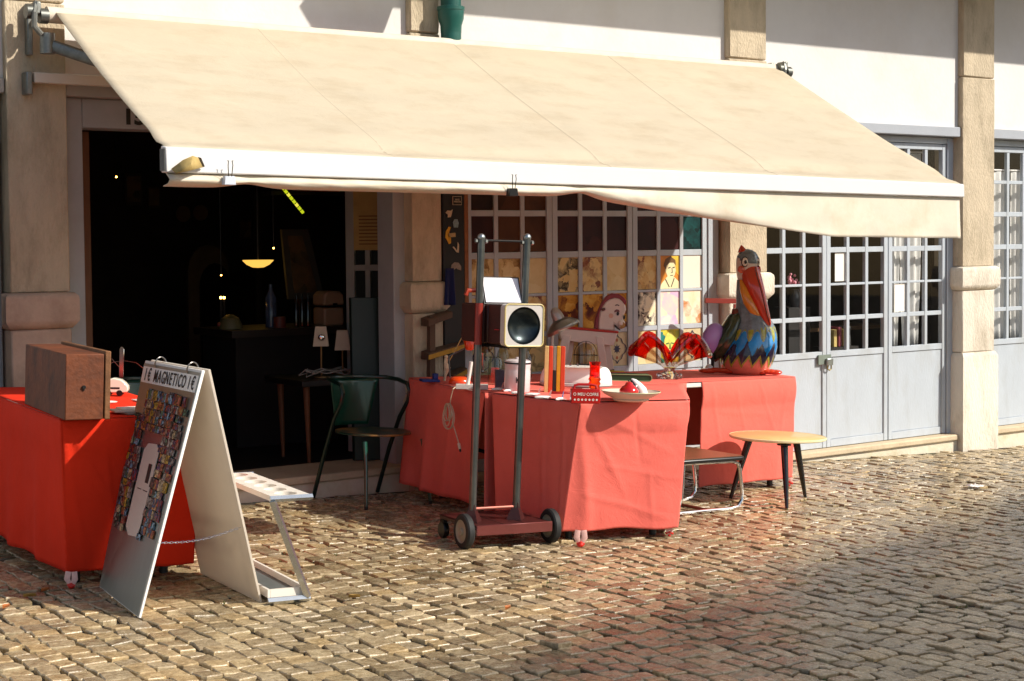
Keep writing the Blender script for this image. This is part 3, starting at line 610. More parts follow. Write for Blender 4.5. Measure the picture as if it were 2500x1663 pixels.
# front table of the centre stall
FT=[(4.93,-2.11,HT),(5.62,-2.19,HT),(6.36,-1.30,HT),(4.815,-1.452,HT)]
trestle('folding_table','folding table jutting forward under a coral cloth, holding plate and money box',FT,'cloth covered folding tables',legp,[(5.0,-1.95),(5.50,-2.05),(6.1,-1.42),(4.93,-1.50)])
m=MB(); top(m,[Vector(p)+Vector((0,0,.0045)) for p in FT],11)
a=sh(1371,1300,.05); b=sh(1655,1290,.05); c_=sh(1213,1243,.06)
skirt(m,FT[0],FT[1],(a.x,a.y,.055),(b.x,b.y,.055),12,.016,2.2,nu=90,nv=60,waves=((.12,.08,.016),(.55,.12,-.008)),folds=((.02,.02,.5,.72,.022,.008),(.0,.05,.22,1.0,.03,.012),(.05,.03,.9,.42,.016,.006),(.3,.5,1,.62,.012,.005),(.15,.72,.95,.93,.016,.007),(.5,.1,.62,.5,.014,-.006),(.7,.55,.78,1,.018,.005)))
skirt(m,(4.817,-1.47,HT),FT[0],(4.84,-1.50,.06),(a.x,a.y,.055),13,.02,2.5,nu=60,nv=40,folds=((.3,.05,.35,1,.016,.010),(.6,.05,.7,1,.016,.010),(.85,.1,.95,1,.016,.012)))
skirt(m,FT[1],FT[2],(b.x,b.y,.055),(6.28,-1.33,.07),14,.012,2)
tag(m.build('tablecloth',coral,None,solid=.003,ang=80),'coral cloth on the front table, sunlit folds down its face beside the trolley','tablecloth','red cloths draped over tables').rotation_euler=RY.to_euler()
# left table
LT=[(2.21,-2.03,HT),(2.84,-2.03,HT),(3.02,-.42,HT),(2.37,-.28,HT)]
trestle('folding_table','folding table at the left edge under a bright red cloth, holding a rusty box',LT,'cloth covered folding tables',legp,[(2.36,-1.82),(2.78,-1.80),(2.92,-.55),(2.5,-.45)])
m=MB(); top(m,LT,21)
a=sh(165,1402,.05); b=sh(500,1364,.05); c_=sh(0,1308,.08)
skirt(m,LT[0],LT[1],(a.x,a.y,.055),(2.86,-1.95,.06),22,.014,1.8,nu=70,nv=50,folds=((.0,.05,.15,1,.02,.012),(.02,.03,.5,.8,.016,.007),(.3,.2,.4,1,.016,.008)))
skirt(m,LT[3],LT[0],(2.30,-.28,.10),(a.x,a.y,.055),23,.03,2.6,nu=60,nv=30,waves=((.75,.05,.02),(.5,.06,.03)))
skirt(m,LT[1],LT[2],(2.86,-1.95,.06),(3.04,-.42,.08),24,.02,2.3); skirt(m,LT[2],LT[3],(3.02,-.40,.1),(2.37,-.25,.1),25,.01,2)
tag(m.build('tablecloth',redc,None,solid=.003,ang=80),'bright red cloth on the left table under the rusty box','tablecloth','red cloths draped over tables').rotation_euler=RY.to_euler()
# printed ribbons with red weights tied to the hems
rib=mk('printed ribbon','#e8b9ae',.6,var=.15,scale=60); rw=mk('red weight','#d3281c',.4,var=.2)
def weight(px,py,lab,s=1.0):
    p=sh(px,py,0); k=kpx(p); t=thing('cloth_weight',lab,'cloth weight',p,-35,'ribbons weighing down the cloth hems')
    for dx in (-8,8): MB().tube([(dx*k*.9*s,-.004,42*k*s),(dx*k*1.2*s,-.008,24*k*s),(dx*.3*k,0,8*k*s)],[7*k*s,7.5*k*s,5*k*s],6,flat=.18,up=Vector((1,0,0))).build('ribbon',rib,t)
    MB().ball((0,0,6*k*s),6.5*k*s,12,(1.3,1,1)).build('bell',rw,t)
    MB().tube([(-9*k,0,8*k),(0,-.006,12*k),(9*k,0,7*k)],3*k,6).build('knot',rw,t)
weight(1417,1336,'printed ribbon with red weight under the front coral cloth beside the trolley wheel')
weight(1634,1310,'red knotted weight at the right hem corner of the front coral cloth',.5)
weight(174,1437,'printed ribbon with red weight under the left red cloth')
weight(1926,1188,'small red knotted weight by the far right table leg',.5)
TT=HT+.0075                                        # top of the cloth
# ---------------------------------------------------------------- rusty box on the left table
rust=mk('rusty iron','#6c3719',.7,.15,var=.4,scale=9,bump=.3,bscale=50,dirt='#23130d',dscale=5,damt=.85)
C0,C1,C2=sh(158,1027,TT),sh(252,1024,TT),sh(60,986,TT)
bx=thing('iron_box','rust brown iron strongbox with keyhole and overhanging lid plate on the left table','strongbox',C0)
loc=lambda p:Vector((p[0]-C0.x,p[1]-C0.y,0))
e1=loc(C1); e2=loc(C2); hh=162*kpx(C0); n1=e1.normalized()
base=[Vector((0,0,0)),e1,e1+e2,e2]
MB().hexa(base,[p+Vector((0,0,hh)) for p in base]).build('body',rust,bx,bevel=.004,seg=2)
o1=e1+n1*.003; o2=e1+n1*.028; ov=e2.normalized()*-.006
MB().hexa([o1+ov,o2+ov,o2+e2*1.02,o1+e2*1.02],[p+Vector((0,0,hh+.012)) for p in (o1+ov,o2+ov,o2+e2*1.02,o1+e2*1.02)]).build('lid_plate',mk('rusty plate','#7a5232',.7,.25,var=.3,scale=9,bump=.25,dirt='#3a2114',dscale=4,damt=.6),bx,bevel=.004,seg=2)
kp=e1*.47+Vector((0,-.002,hh*.50)); kb=MB(); kb.lathe([(.0001,0),(.008,0),(.008,.006)],12,kp,R=Matrix.Rotation(math.pi/2,3,'X')); kb.box(kp.x-.003,kp.y-.004,kp.z-.014,kp.x+.003,kp.y+.004,kp.z); kb.build('keyhole',black,bx)
# toy car
p=sh(292,966,TT); k=kpx(p); tc=thing('toy_car','cream white model sports car with black wheels beside the rusty box','toy car',p,-30)
b=[(-80,6),(-80,26),(-62,36),(-20,44),(8,40),(22,33),(34,25),(36,17),(32,10),(24,8)]
MB().prism([(x*.62*k,z*1.0*k) for x,z in b],-.028,.028).build('body',mk('car cream','#efe6d2',.25,var=.02,coat=.5),tc,bevel=.006,seg=2)
for x in (-.052,.003):
    for y in (-.026,.026):
        MB().lathe([(.0001,-.006),(.014,-.006),(.015,-.003),(.015,.004),(.0001,.005)],16,(x,y,.0148),R=Matrix.Rotation(math.pi/2,3,'X')).build('wheel',black,tc)
MB().box(-.05,-.0285,.034,.004,.0285,.044).build('window',mk('car window','#2a2c2e',.15),tc)
# chrome upright with hoops
p=sh(290,935,TT)+Vector((.06,.12,0)); k=kpx(p); t=thing('wire_ornament','chrome upright with thin arched wire hoops behind the toy car','wire ornament',p,-30)
MB().prism([(-5*k,8*k),(-5*k,78*k),(-2*k,84*k),(3*k,84*k),(6*k,78*k),(6*k,8*k)],-.006,.006).build('upright',chrome,t,bevel=.002); MB().box(-.03,-.02,0,.03,.02,.012).build('foot',black,t)
MB().tube([(-60*k,0,10*k),(-45*k,0,30*k),(-20*k,0,46*k),(8*k,0,50*k),(35*k,0,46*k),(58*k,0,28*k),(72*k,0,6*k)],.0018,6).build('hoop',chrome,t)
MB().tube([(-70*k,.01,66*k),(-40*k,.01,66*k),(-22*k,.01,52*k),(-6*k,.01,34*k),(4*k,.01,10*k)],.0018,6).build('hoop',chrome,t)
# flat wares on the cloth
pw=mk('white porcelain','#f0ece4',.25,var=.02)
p=sh(268,984,TT); t=thing('porcelain_dish','small round white dish lying beside the rusty box','dish',p); MB().lathe([(.0001,0),(.028,0),(.036,.006),(.034,.008),(.026,.003),(.0001,.003)],24).build('dish',pw,t)
p=sh(345,978,TT); t=thing('card','white card lying flat on the left red cloth near the sign','card',p,-4); MB().box(-.035,-.045,0,.06,.045,.004).build('card_sheet',pw,t)
p=sh(318,1008,TT)
for i,(dx,dy,w_,d_,rz,c) in enumerate(((.02,-.015,.075,.06,9,'#8d8378'),(.0,.0,.085,.06,-6,'#c9bfb0'),(.035,.03,.08,.03,3,'#efe8dc'))):
    t=thing('printed_board',('grey board at the bottom of the flat pile near the table edge','beige board in the middle of the flat pile','white board on top of the flat pile by the sign')[i],'board',p+Vector((dx,dy,.0078*i)),rz,'flat boards piled on the left table'); MB().box(-w_,-d_,0,w_,d_,.0075).build('board',mk('board '+c,c,.5,var=.15,scale=30),t,bevel=.001)
# ---------------------------------------------------------------- magnet sign
sg=thing('sandwich_board','white edged sandwich board covered in rows of small fridge magnets','sandwich board',(0,0,0))
Lb,Lf=sh(243,1434,0),sh(338,1509,0); Rb,Rf=sh(500,1400,0)+Vector((-.02,0,0)),sh(645,1471,0)+Vector((-.02,0,0))
TLb,TLf=sy(379,882,Lb.y+.03),sy(499,915,Lf.y+.0); 
def panel(B0_,B1_,T1_,T0_,side):
    u=(B1_-B0_).normalized(); vv=((T0_+T1_)/2-(B0_+B1_)/2).normalized(); n=u.cross(vv).normalized()*side
    return u,vv,n
topb=Vector((2.615,Lb.y+.01,.985)); topf=Vector((2.595,Lf.y-.0,.985))
whe=mk('white board edge','#f2efea',.5,var=.03)
def slab(name,b0,b1,t1,t0,th,mat,n):
    return MB().hexa([b0,b1,t1,t0],[p+n*th for p in (b0,b1,t1,t0)])
uL,vL,nL=panel(Lb,Lf,topf,topb,1)
if nL.x>0: nL=-nL
slab('x',Lb,Lf,topf-Vector((.012,0,0)),topb-Vector((.012,0,0)),.012,whe,-nL).build('front_panel',whe,sg,bevel=.002)
shm=mk('brushed sheet metal','#9aa09c',.33,.85,var=.06,scale=30,stretch=(1,1,.05))
ins=.006
pl0=[Lb+uL*ins+vL*ins,Lf-uL*ins+vL*ins,topf-uL*ins-vL*.012-Vector((.012,0,0)),topb+uL*ins-vL*.012-Vector((.012,0,0))]
slab('x',*[p+nL*.0005 for p in pl0],.003,shm,nL).build('metal_sheet',shm,sg)
nR=Vector((1,0,.28)).normalized()
slab('x',Rb,Rf,topf+Vector((.012,0,0)),topb+Vector((.012,0,0)),.012,whe,nR).build('rear_panel',cloth('panel back','#d8cdbd',.06,transl=.25,bump=.05),sg,bevel=.002)
# header with its lettering
Wp=(Lf-Lb).length; Hp=((topb-Lb).length)
def P(u,v,off): return Lb.lerp(Lf,u).lerp((topb-Vector((.012,0,0))).lerp(topf-Vector((.012,0,0)),u),v)+nL*off
slab('x',P(.012,.905,.0038),P(.985,.905,.0038),P(.985,.975,.0038),P(.012,.975,.0038),.001,whe,nL).build('header_strip',whe,sg)
rotm=Matrix((uL,vL,nL)).transposed().to_4x4()
hu=(P(.95,.938,0)-P(.05,.938,0)).normalized(); hv=(P(.5,.97,0)-P(.5,.9,0)).normalized(); hn=hu.cross(hv).normalized(); hn=hn if hn.x<0 else -hn
ink_=mk('header ink','#171514',.5); xs_=0
for ch_,u_ in zip('1€MAGNETICO1€',(.085,.155,.275,.345,.415,.482,.548,.608,.655,.708,.775,.865,.93)):
    o=inst('lettering',text_mesh(ch_,.076,ink_,.0004,.72,.0007),sg); o.matrix_local=Matrix.Translation(P(u_,.938,.0068))@Matrix((hu,hv,hn)).transposed().to_4x4()
# magnets: rows of little printed tiles
cols=['#6b4b42','#9a6f5a','#c07f3f','#b03a2a','#3f5580','#86aecb','#cfa236','#5f4c70','#8f827c','#2f2a28','#c0b2a8','#4f7a5e','#b85a40','#d8bc92']
mms=[]
for i,c in enumerate(cols):
    m_=art('magnet print %d'%i,[c,cols[(i*5+3)%14],'#2a2422',cols[(i*3+7)%14],'#b9aa98'],2.2,4,i); mms.append(MB().box(0,0,0,1,1,1).mesh('magnet',m_,smooth=False))
rg=random.Random(11); cnt=0; v=.885
rows=[]
while v>.30:
    hgt=rg.choice((.03,.038,.034,.046)); u=.035+rg.uniform(0,.03)
    while u<.95:
        wdt=rg.choice((.045,.05,.07,.085,.04))
        if u+wdt>.965: break
        card=.30<u+wdt/2<.64 and .285<v-hgt/2<.66
        skip=(v>.80 and u<.16) or (u<.62 and u>.20 and .66<v<.72) or (v<.36 and u>.62 and v<.33) or rg.random()<.06
        if not card and not skip:
            o=inst('magnet',rg.choice(mms),sg); U_=(P(u+wdt,v-hgt/2,0)-P(u,v-hgt/2,0)); V_=P(u+wdt/2,v,0)-P(u+wdt/2,v-hgt,0); N_=-U_.cross(V_).normalized(); N_=N_ if N_.x<0 else -N_
            o.matrix_local=Matrix.Translation(P(u,v-hgt,.0042))@Matrix((U_*rg.uniform(.88,1.0),V_*rg.uniform(.82,1.05),N_*rg.uniform(.003,.007))).transposed().to_4x4(); cnt+=1
        u+=wdt*rg.uniform(.97,1.03)
    v-=hgt+.001
cp=[(.36,.30),(.60,.285),(.64,.33),(.63,.63),(.56,.66),(.40,.655),(.345,.62),(.33,.35)]
cp=[(.33,.30),(.42,.27),(.60,.28),(.62,.33),(.64,.64),(.57,.665),(.42,.66),(.36,.63)]
m=MB(); n_=len(cp); m.add([P(u,v,.004) for u,v in cp]+[P(u,v,.007) for u,v in cp],[list(range(n_))[::-1],list(range(n_,2*n_))]+[(i,(i+1)%n_,n_+(i+1)%n_,n_+i) for i in range(n_)]); m.build('card_holder',mk('pinkish card','#cbb9b0',.4,var=.05),sg,label='pale elongated card plate among the magnets')
MB().hexa([P(.52,.50,.0072),P(.58,.50,.0072),P(.58,.58,.0072),P(.52,.58,.0072)],[P(.52,.50,.009),P(.58,.50,.009),P(.58,.58,.009),P(.52,.58,.009)]).build('magnet',mms[4].materials[0],sg)
MB().hexa([P(.40,.466,.0072),P(.60,.466,.0072),P(.60,.470,.0072),P(.40,.470,.0072)],[P(.40,.466,.008),P(.60,.466,.008),P(.60,.470,.008),P(.40,.470,.008)]).build('printed_line',black,sg)
for f in (.24,.80):
    c=topb.lerp(topf,f)+Vector((0,0,-.004)); MB().tube([c+Vector((.026*math.cos(a),.004*math.sin(2*a),.028*math.sin(a))) for a in [i*math.pi/9 for i in range(18)]],.0028,6,closed=True).build('ring',mk('ring steel','#8b8782',.3,1),sg)
ch=MB(); ca,cb=P(1.0,.30,-.004),Rf.lerp(topf,.33)+Vector((-.004,.01,0))
for i in range(30):
    t_=(i+.5)/30; c=ca.lerp(cb,t_)+Vector((0,0,-.02*math.sin(math.pi*t_))); d_=(cb-ca).normalized()*.0085; s_=Vector((0,.0035,0)) if i%2 else Vector((0,0,.0035))
    ch.tube([c-d_+s_*0,c-d_*.6+s_,c+d_*.6+s_,c+d_,c+d_*.6-s_,c-d_*.6-s_],.0011,4,closed=True)
ch.build('chain',chrome,sg)
# ---------------------------------------------------------------- umbrella stand
q0=sh(660,1479,0); us=thing('umbrella_stand','white and chrome umbrella stand with round holes behind the sandwich board','umbrella stand',(0,0,0))
F0,F1=sh(656,1477,0),sh(751,1468,0); dv=Vector((.085,.74,0)); ht=.455; dx=F1-F0
zsteel=mk('stand steel','#b9c0c6',.25,.9,var=.08,scale=20); zwhite=mk('stand white','#e3dccf',.4,var=.03)
def zend(o,nm):
    m=MB(); m.tube([o+Vector((-.005,0,ht-.012)),o+dx+Vector((.012,0,ht-.012))],.013,4,flat=.9); m.build('top_rail',zsteel,us)
    m=MB(); m.tube([o+Vector((.008,0,ht-.02)),o+dx+Vector((.0,0,.02))],.018,4,flat=.9); m.build('diagonal_leg',zsteel,us)
    m=MB(); m.tube([o+Vector((-.005,0,.014)),o+dx+Vector((.01,0,.014))],.014,4,flat=.9); m.build('foot_rail',zsteel,us)
zend(F0,'a'); zend(F0+dv,'b')
# top plate with six real holes
n=6; m=MB(); L_=dv.length; ev_=dv.normalized(); eu=dx.normalized(); Wd=dx.length
R0=Matrix((eu,ev_,Vector((0,0,1)))).transposed()
for i in range(n):
    c=(Wd/2,L_*(i+.5)/n); rr=min(Wd*.36,L_/n*.40); K=32; ring=[]; 
    for kk in range(K):
        a=2*math.pi*kk/K; ca,sa=math.cos(a),math.sin(a); s_=min((Wd/2)/max(abs(ca),1e-6),(L_/n/2)/max(abs(sa),1e-6)); ring.append(((c[0]+rr*ca,c[1]+rr*sa),(c[0]+s_*ca,c[1]+s_*sa)))
    vs=[];
    for z in (ht,ht-.022):
        for a_,b_ in ring: vs+= [F0+R0@Vector((a_[0],a_[1],z)),F0+R0@Vector((b_[0],b_[1],z))]
    fs=[]
    for kk in range(K):
        j=(kk+1)%K; fs+= [(2*kk,2*kk+1,2*j+1,2*j),(2*K+2*kk,2*K+2*j,2*K+2*j+1,2*K+2*kk+1),(2*kk,2*j,2*K+2*j,2*K+2*kk)]
    m.add(vs,fs)
for (a_,b_) in (((0,0),(0,L_)),((Wd,0),(Wd,L_))):
    m.add([F0+R0@Vector((a_[0],a_[1],ht)),F0+R0@Vector((b_[0],b_[1],ht)),F0+R0@Vector((b_[0],b_[1],ht-.022)),F0+R0@Vector((a_[0],a_[1],ht-.022))],[(0,1,2,3)])
m.build('top_plate',zwhite,us,ang=30)
tr=MB(); 
def TB(x0,y0,z0,x1,y1,z1): tr.hexa([F0+R0@Vector(p) for p in ((x0,y0,z0),(x1,y0,z0),(x1,y1,z0),(x0,y1,z0))],[F0+R0@Vector(p) for p in ((x0,y0,z1),(x1,y0,z1),(x1,y1,z1),(x0,y1,z1))])
TB(.0,.015,.026,.012,L_-.015,.06); TB(Wd-.012,.015,.026,Wd,L_-.015,.06); TB(.013,.015,.026,Wd-.013,.027,.06); TB(.013,L_-.027,.026,Wd-.013,L_-.015,.06); tr.build('drip_tray',zwhite,us)
tr=MB(); TB(.013,.028,.027,Wd-.013,L_-.028,.034); tr.build('tray_mat',mk('tray grey','#5b605e',.5,var=.2),us)
# ---------------------------------------------------------------- green metal armchair
chg=mk('green chair paint','#0b4635',.28,var=.12,scale=8,coat=.4,dirt='#0a3a2c',dscale=6,damt=.5); chd=mk('dark green tube','#08261f',.3,var=.1,coat=.3)
FLg,FRg,BLg,BRg=sh(897,1246,0),sh(1018,1229,0),sh(770,1214,0),sh(938,1199,0)
cc=(FLg+FRg+BLg+BRg)/4; cc.z=0
ac=thing('armchair','green metal armchair with chipped seat standing at the doorstep','chair',cc,3)
wx,dy=.235,.27; SH=.42
for s in (-1,1):
    MB().tube([(s*wx,.285,0),(s*wx*1.0,.16,.30),(s*wx*1.02,.06,.50),(s*wx*1.03,-.02,.60),(s*wx*1.03,-.04,.665),(s*wx*1.02,-.01,.71),(s*wx*1.0,.08,.728),(s*wx*.9,.18,.735),(s*wx*.62,.255,.735),(s*wx*.3,.275,.735),(0,.28,.735)],.0135,10).build('arm_tube',chd,ac)
    MB().tube([(s*wx*.98,-.30,0),(s*wx*.93,-.27,.25),(s*wx*.88,-.235,SH-.03)],[.010,.013,.014],10).build('leg',chg,ac)
    MB().cyl((s*wx*.98,-.30,0),(s*wx*.98,-.30,.02),.012,8).build('foot',black,ac)
def seatf(u,v):
    a=(u-.5)*2; b=(v-.5)*2; x=a*math.sqrt(1-b*b/2)*.225; y=b*math.sqrt(1-a*a/2)*.245-.005
    return (x,y,SH-.012*(1-a*a)*(1-b*b))
seatm=mk('chipped seat','#1d3d30',.35,var=.3,scale=10,dirt='#b9762f',dscale=5,damt=1.0)
MB().grid(seatf,16,16).build('seat',seatm,ac,solid=.012)
def backf(u,v):
    a=(u-.5)*2; z=.44+v*.285; ww=.12+.055*v; y=.235+.03*v-.05*(a*a)*v+.02*(1-a*a)
    return (a*ww,y,z)
MB().grid(backf,14,12).build('backrest',chg,ac,solid=.004)
dup(ac,(3.40,-.05,0),10,'second green metal armchair mostly hidden behind the left red table','green metal armchairs')
ac['group']='green metal armchairs'
# ---------------------------------------------------------------- trolley
TL,TR=sh(1150,1345,0),sh(1352,1327,0)
e=(TR-TL); e.z=0; ang=math.degrees(math.atan2(e.y,e.x))-4
tr_=thing('trolley','upright hand trolley with two tall grey and red tubular posts and a maroon platform','hand trolley',TL,ang)
mar=mk('maroon paint','#3d1816',.4,var=.12,scale=8,dirt='#3c1a16',dscale=5,damt=.5); pst=mk('worn grey tube','#6a6c69',.3,.85,var=.3,scale=14,dirt='#3b403e',dscale=7,damt=.7); psr=mk('red tube paint','#8f2c20',.4,var=.12)
Wt=e.length
inv=lambda p:(Matrix.Rotation(math.radians(-ang),3,'Z')@(p-TL))
# platform: front edge pixels
MB().box(.022,-.012,.10,Wt-.045,.42,.125).build('platform',mar,tr_,bevel=.008,seg=2)
MB().box(.02,-.02,.075,Wt-.043,-.013,.128).build('front_edge',mk('worn maroon edge','#6e3530',.3,.3,var=.15),tr_,bevel=.004)
for x in (.18,.30): MB().box(x,-.008,.1252,x+.003,.41,.1262).build('plank_joint',mk('dark joint','#2a0f0d',.6),tr_)
for x,s in ((-.010,1),(Wt-.01,1)):
    R=Matrix.Rotation(math.pi/2,3,'Y')
    MB().lathe([(.060,-.022),(.083,-.020),(.090,-.012),(.090,.012),(.083,.020),(.060,.022),(.060,-.022)],30,(x,.06,.09),R=R,cap=False).build('tyre',mk('rubber','#1d1d1c',.7,var=.1),tr_)
    MB().lathe([(.0001,-.018),(.018,-.026),(.022,-.016),(.05,-.012),(.060,-.020),(.061,.020),(.05,.012),(.02,.018),(.0001,.018)],26,(x,.06,.09),R=R).build('rim',mk('cream rim','#8f8a78',.5,var=.15),tr_)
for x in (.04,Wt-.07): 
    MB().lathe([(.0001,-.015),(.04,-.015),(.043,-.008),(.043,.008),(.04,.015),(.0001,.015)],18,(x,.40,.043),R=Matrix.Rotation(math.pi/2,3,'Y')).build('caster',black,tr_); MB().box(x-.012,.38,.05,x+.012,.42,.099).build('caster_fork',iron,tr_)
def posts(px0,py0,px1,py1,yl):
    return px0
x1,x2=.035,.305; yp=.12
# match posts to the photograph: left post x from top bar, right likewise
def locx(px,py,yy):
    # intersect ray with the trolley's local plane y=yy
    for i in range(60):
        pass
    d=Matrix.Rotation(math.radians(-ang),3,'Z')@(RYI@ray(px,py)); o_=Matrix.Rotation(math.radians(-ang),3,'Z')@(CAMS-TL); t_=(yy-o_.y)/d.y; return o_+d*t_
xa,xb=locx(1175,580,yp),locx(1287,580,yp); xc,xd=locx(1154,1230,yp),locx(1260,1230,yp); mid=[locx(1168,740,yp),locx(1284,745,yp)]
for a_,b_ in ((xc,xa),(xd,xb)):
    bt=Vector((b_.x,yp,b_.z)); bb=Vector((a_.x,yp,.126)); tsp=(mid[0].z-bb.z)/(bt.z-bb.z); low=.62
    pm=bb.lerp(bt,tsp); 
    pr=bb.lerp(bt,(locx(1160,842,yp).z-bb.z)/(bt.z-bb.z))
    MB().cyl(bb,pr,.0195,16).build('post',pst,tr_); MB().cyl(pr+(pm-pr)*.002,pm,.0198,16).build('post',psr,tr_,label='red painted stretch of post'); MB().cyl(pm+(bt-pm)*.002,bt,.0192,16).build('post',pst,tr_)
    MB().lathe([(.055,.126),(.05,.14),(.024,.19),(.022,.215),(.0001,.216)],4,(bb.x,bb.y,0)).build('post_socket',mar,tr_)
    MB().ball(bt+Vector((0,0,.0)),.021,12).build('post_cap',steel,tr_)
MB().cyl((xa.x-.035,yp,xa.z-.015),(xb.x+.035,yp,xb.z-.022),.006,10).build('top_rod',iron,tr_)
for q_ in (xa.x-.03,xa.x+.028,xb.x-.028,xb.x+.03): MB().cyl((q_-.006,yp,xa.z-.018),(q_+.006,yp,xa.z-.018),.012,6).build('nut',steel,tr_)
zr=locx(1200,1240,yp).z; MB().cyl((xc.x,yp-.0,zr),(xd.x,yp,zr+.0),.008,10).build('lower_rod',mk('worn red rod','#b06a5c',.3,.5),tr_)
# boxed viewer held between the posts
fr0,fr1=locx(1229,845,yp-.20),locx(1324,742,yp-.20)
bz0,bz1=locx(1229,845,yp-.20).z,locx(1229,743,yp-.20).z
vb=thing('viewer_box','dark brown box with cream front and round black dish held between the trolley posts','viewer box',TL,ang)
brn=mk('brown leatherette','#3a1a12',.55,var=.12,scale=40,bump=.15,bscale=200)
pl2=mk('pale bezel','#c8c1ba',.4,var=.06,scale=20,dirt='#8f857a',dscale=20,damt=.25)
gx0=xc.x+(xa.x-xc.x)*.6+.022; gx1=xd.x+(xb.x-xd.x)*.6-.022
X0,X1=fr0.x,fr1.x
b=MB(); b.box(X0+.003,yp-.165,bz0+.004,X1-.004,yp-.022,bz1-.002); b.build('body',brn,vb,bevel=.006,seg=2)
b=MB(); b.box(min(X0,gx1-.05)+.0,yp-.0225,bz0+.006,gx1-.002,yp+.24,bz1-.004); b.box(gx0,yp+.0,bz0+.006,X0,yp+.24,bz1-.004) if gx0<X0 else None; b.build('rear_case',brn,vb,bevel=.006)
def rrect(x0,z0,x1,z1,r,n=5): 
    out=[]
    for cx,cz,a0 in ((x1-r,z1-r,0),(x0+r,z1-r,90),(x0+r,z0+r,180),(x1-r,z0+r,270)):
        for i in range(n+1): a=math.radians(a0+90*i/n); out.append((cx+r*math.cos(a),cz+r*math.sin(a)))
    return out

MB().tube([(x,yp-.2135,z) for x,z in rrect(X0-.001,bz0-.001,X1+.001,bz1+.001,.022)],.0042,6,closed=True).build('bezel_trim',mk('yellowed trim','#cdb878',.45,var=.1),vb)
ccx,ccz=(X0+X1)/2-.001,(bz0+bz1)/2-.002; rad=min((X1-X0),(bz1-bz0))*.455
R=Matrix.Rotation(math.pi/2,3,'X')
oz0=rrect(X0-.002,bz0-.002,X1+.002,bz1+.002,.022,4); oz=[]
for (xa_,za_),(xb_,zb__) in zip(oz0,oz0[1:]+oz0[:1]):
    nn_=8 if math.hypot(xb_-xa_,zb__-za_)>.04 else 1
    oz+=[(xa_+(xb_-xa_)*i_/nn_,za_+(zb__-za_)*i_/nn_) for i_ in range(nn_)]
m=MB(); no=len(oz); vs=[]
for d_ in (yp-.213,yp-.166):
    for x,z in oz: vs.append((x,d_,z))
for x,z in oz:
    a_=math.atan2(z-ccz,x-ccx); vs.append((ccx+rad*math.cos(a_),yp-.213,ccz+rad*math.sin(a_)))
for x,z in oz:
    a_=math.atan2(z-ccz,x-ccx); vs.append((ccx+rad*math.cos(a_),yp-.209,ccz+rad*math.sin(a_)))
m.add(vs,[(i_,(i_+1)%no,no+(i_+1)%no,no+i_) for i_ in range(no)]+[(i_,(i_+1)%no,2*no+(i_+1)%no,2*no+i_) for i_ in range(no)]+[(2*no+i_,2*no+(i_+1)%no,3*no+(i_+1)%no,3*no+i_) for i_ in range(no)]); m.build('bezel',pl2,vb)
MB().lathe([(rad*math.cos(a),-rad*.46*math.sin(a)) for a in [i*math.pi/2/12 for i in range(12)]]+[(.0001,-rad*.46)],44,(ccx,yp-.2095,ccz),R=R,cap=False).build('dish',mk('black dish','#2c3436',.28,.8,var=.4,scale=9,coat=.2),vb,ang=80)
MB().box(X0-.0005,yp-.150,(bz0+bz1)/2-.028,X0+.0028,yp-.10,(bz0+bz1)/2-.024).build('red_line',mk('red enamel line','#b3222a',.4),vb)
l0,l1=locx(1184,738,yp+.0),locx(1275,680,yp+.0)
MB().hexa([(l0.x+.004,yp-.005,l0.z),(l1.x-.002,yp-.005,l0.z),(l1.x-.002,yp-.002,l0.z),(l0.x+.004,yp-.002,l0.z)],[(l0.x,yp+.035,l1.z),(l1.x-.008,yp+.035,l1.z-.001),(l1.x-.008,yp+.038,l1.z-.001),(l0.x,yp+.038,l1.z)]).build('white_screen_card',mk('card white','#e9e4ea',.5,var=.02),vb,bevel=.001,label='blank white card standing inside the open lid')
MB().hexa([(l0.x-.006,yp-.001,l0.z-.01),(l1.x+.006,yp-.001,l0.z-.01),(l1.x+.006,yp+.012,l0.z-.01),(l0.x-.006,yp+.012,l0.z-.01)],[(l0.x-.008,yp+.04,l1.z+.006),(l1.x+.002,yp+.04,l1.z+.005),(l1.x+.002,yp+.053,l1.z+.005),(l0.x-.008,yp+.053,l1.z+.006)]).build('lid',black,vb,bevel=.002)
hb=locx(1150,712,yp+.2); MB().tube([(hb.x-.03,yp+.2,hb.z-.02),(hb.x-.02,yp+.2,hb.z+.005),(hb.x+.035,yp+.2,hb.z+.008)],.012,8).build('handle',mk('red handle','#a83a22',.35),vb); 
MB().box(xc.x+.0,yp+.021,bz0-.016,xd.x+.04,yp+.03,bz0+.004).build('shelf_bar',iron,tr_)
MB().box(X0+.01,yp-.18,bz0-.012,X1-.02,yp+.022,bz0+.0005).build('shelf_bracket',iron,tr_)
def bb(name,label,cat,px,py,rz=-35,group=None,h=TT):
    p=sh(px,py,h); return thing(name,label,cat,p,rz,group),kpx(p)
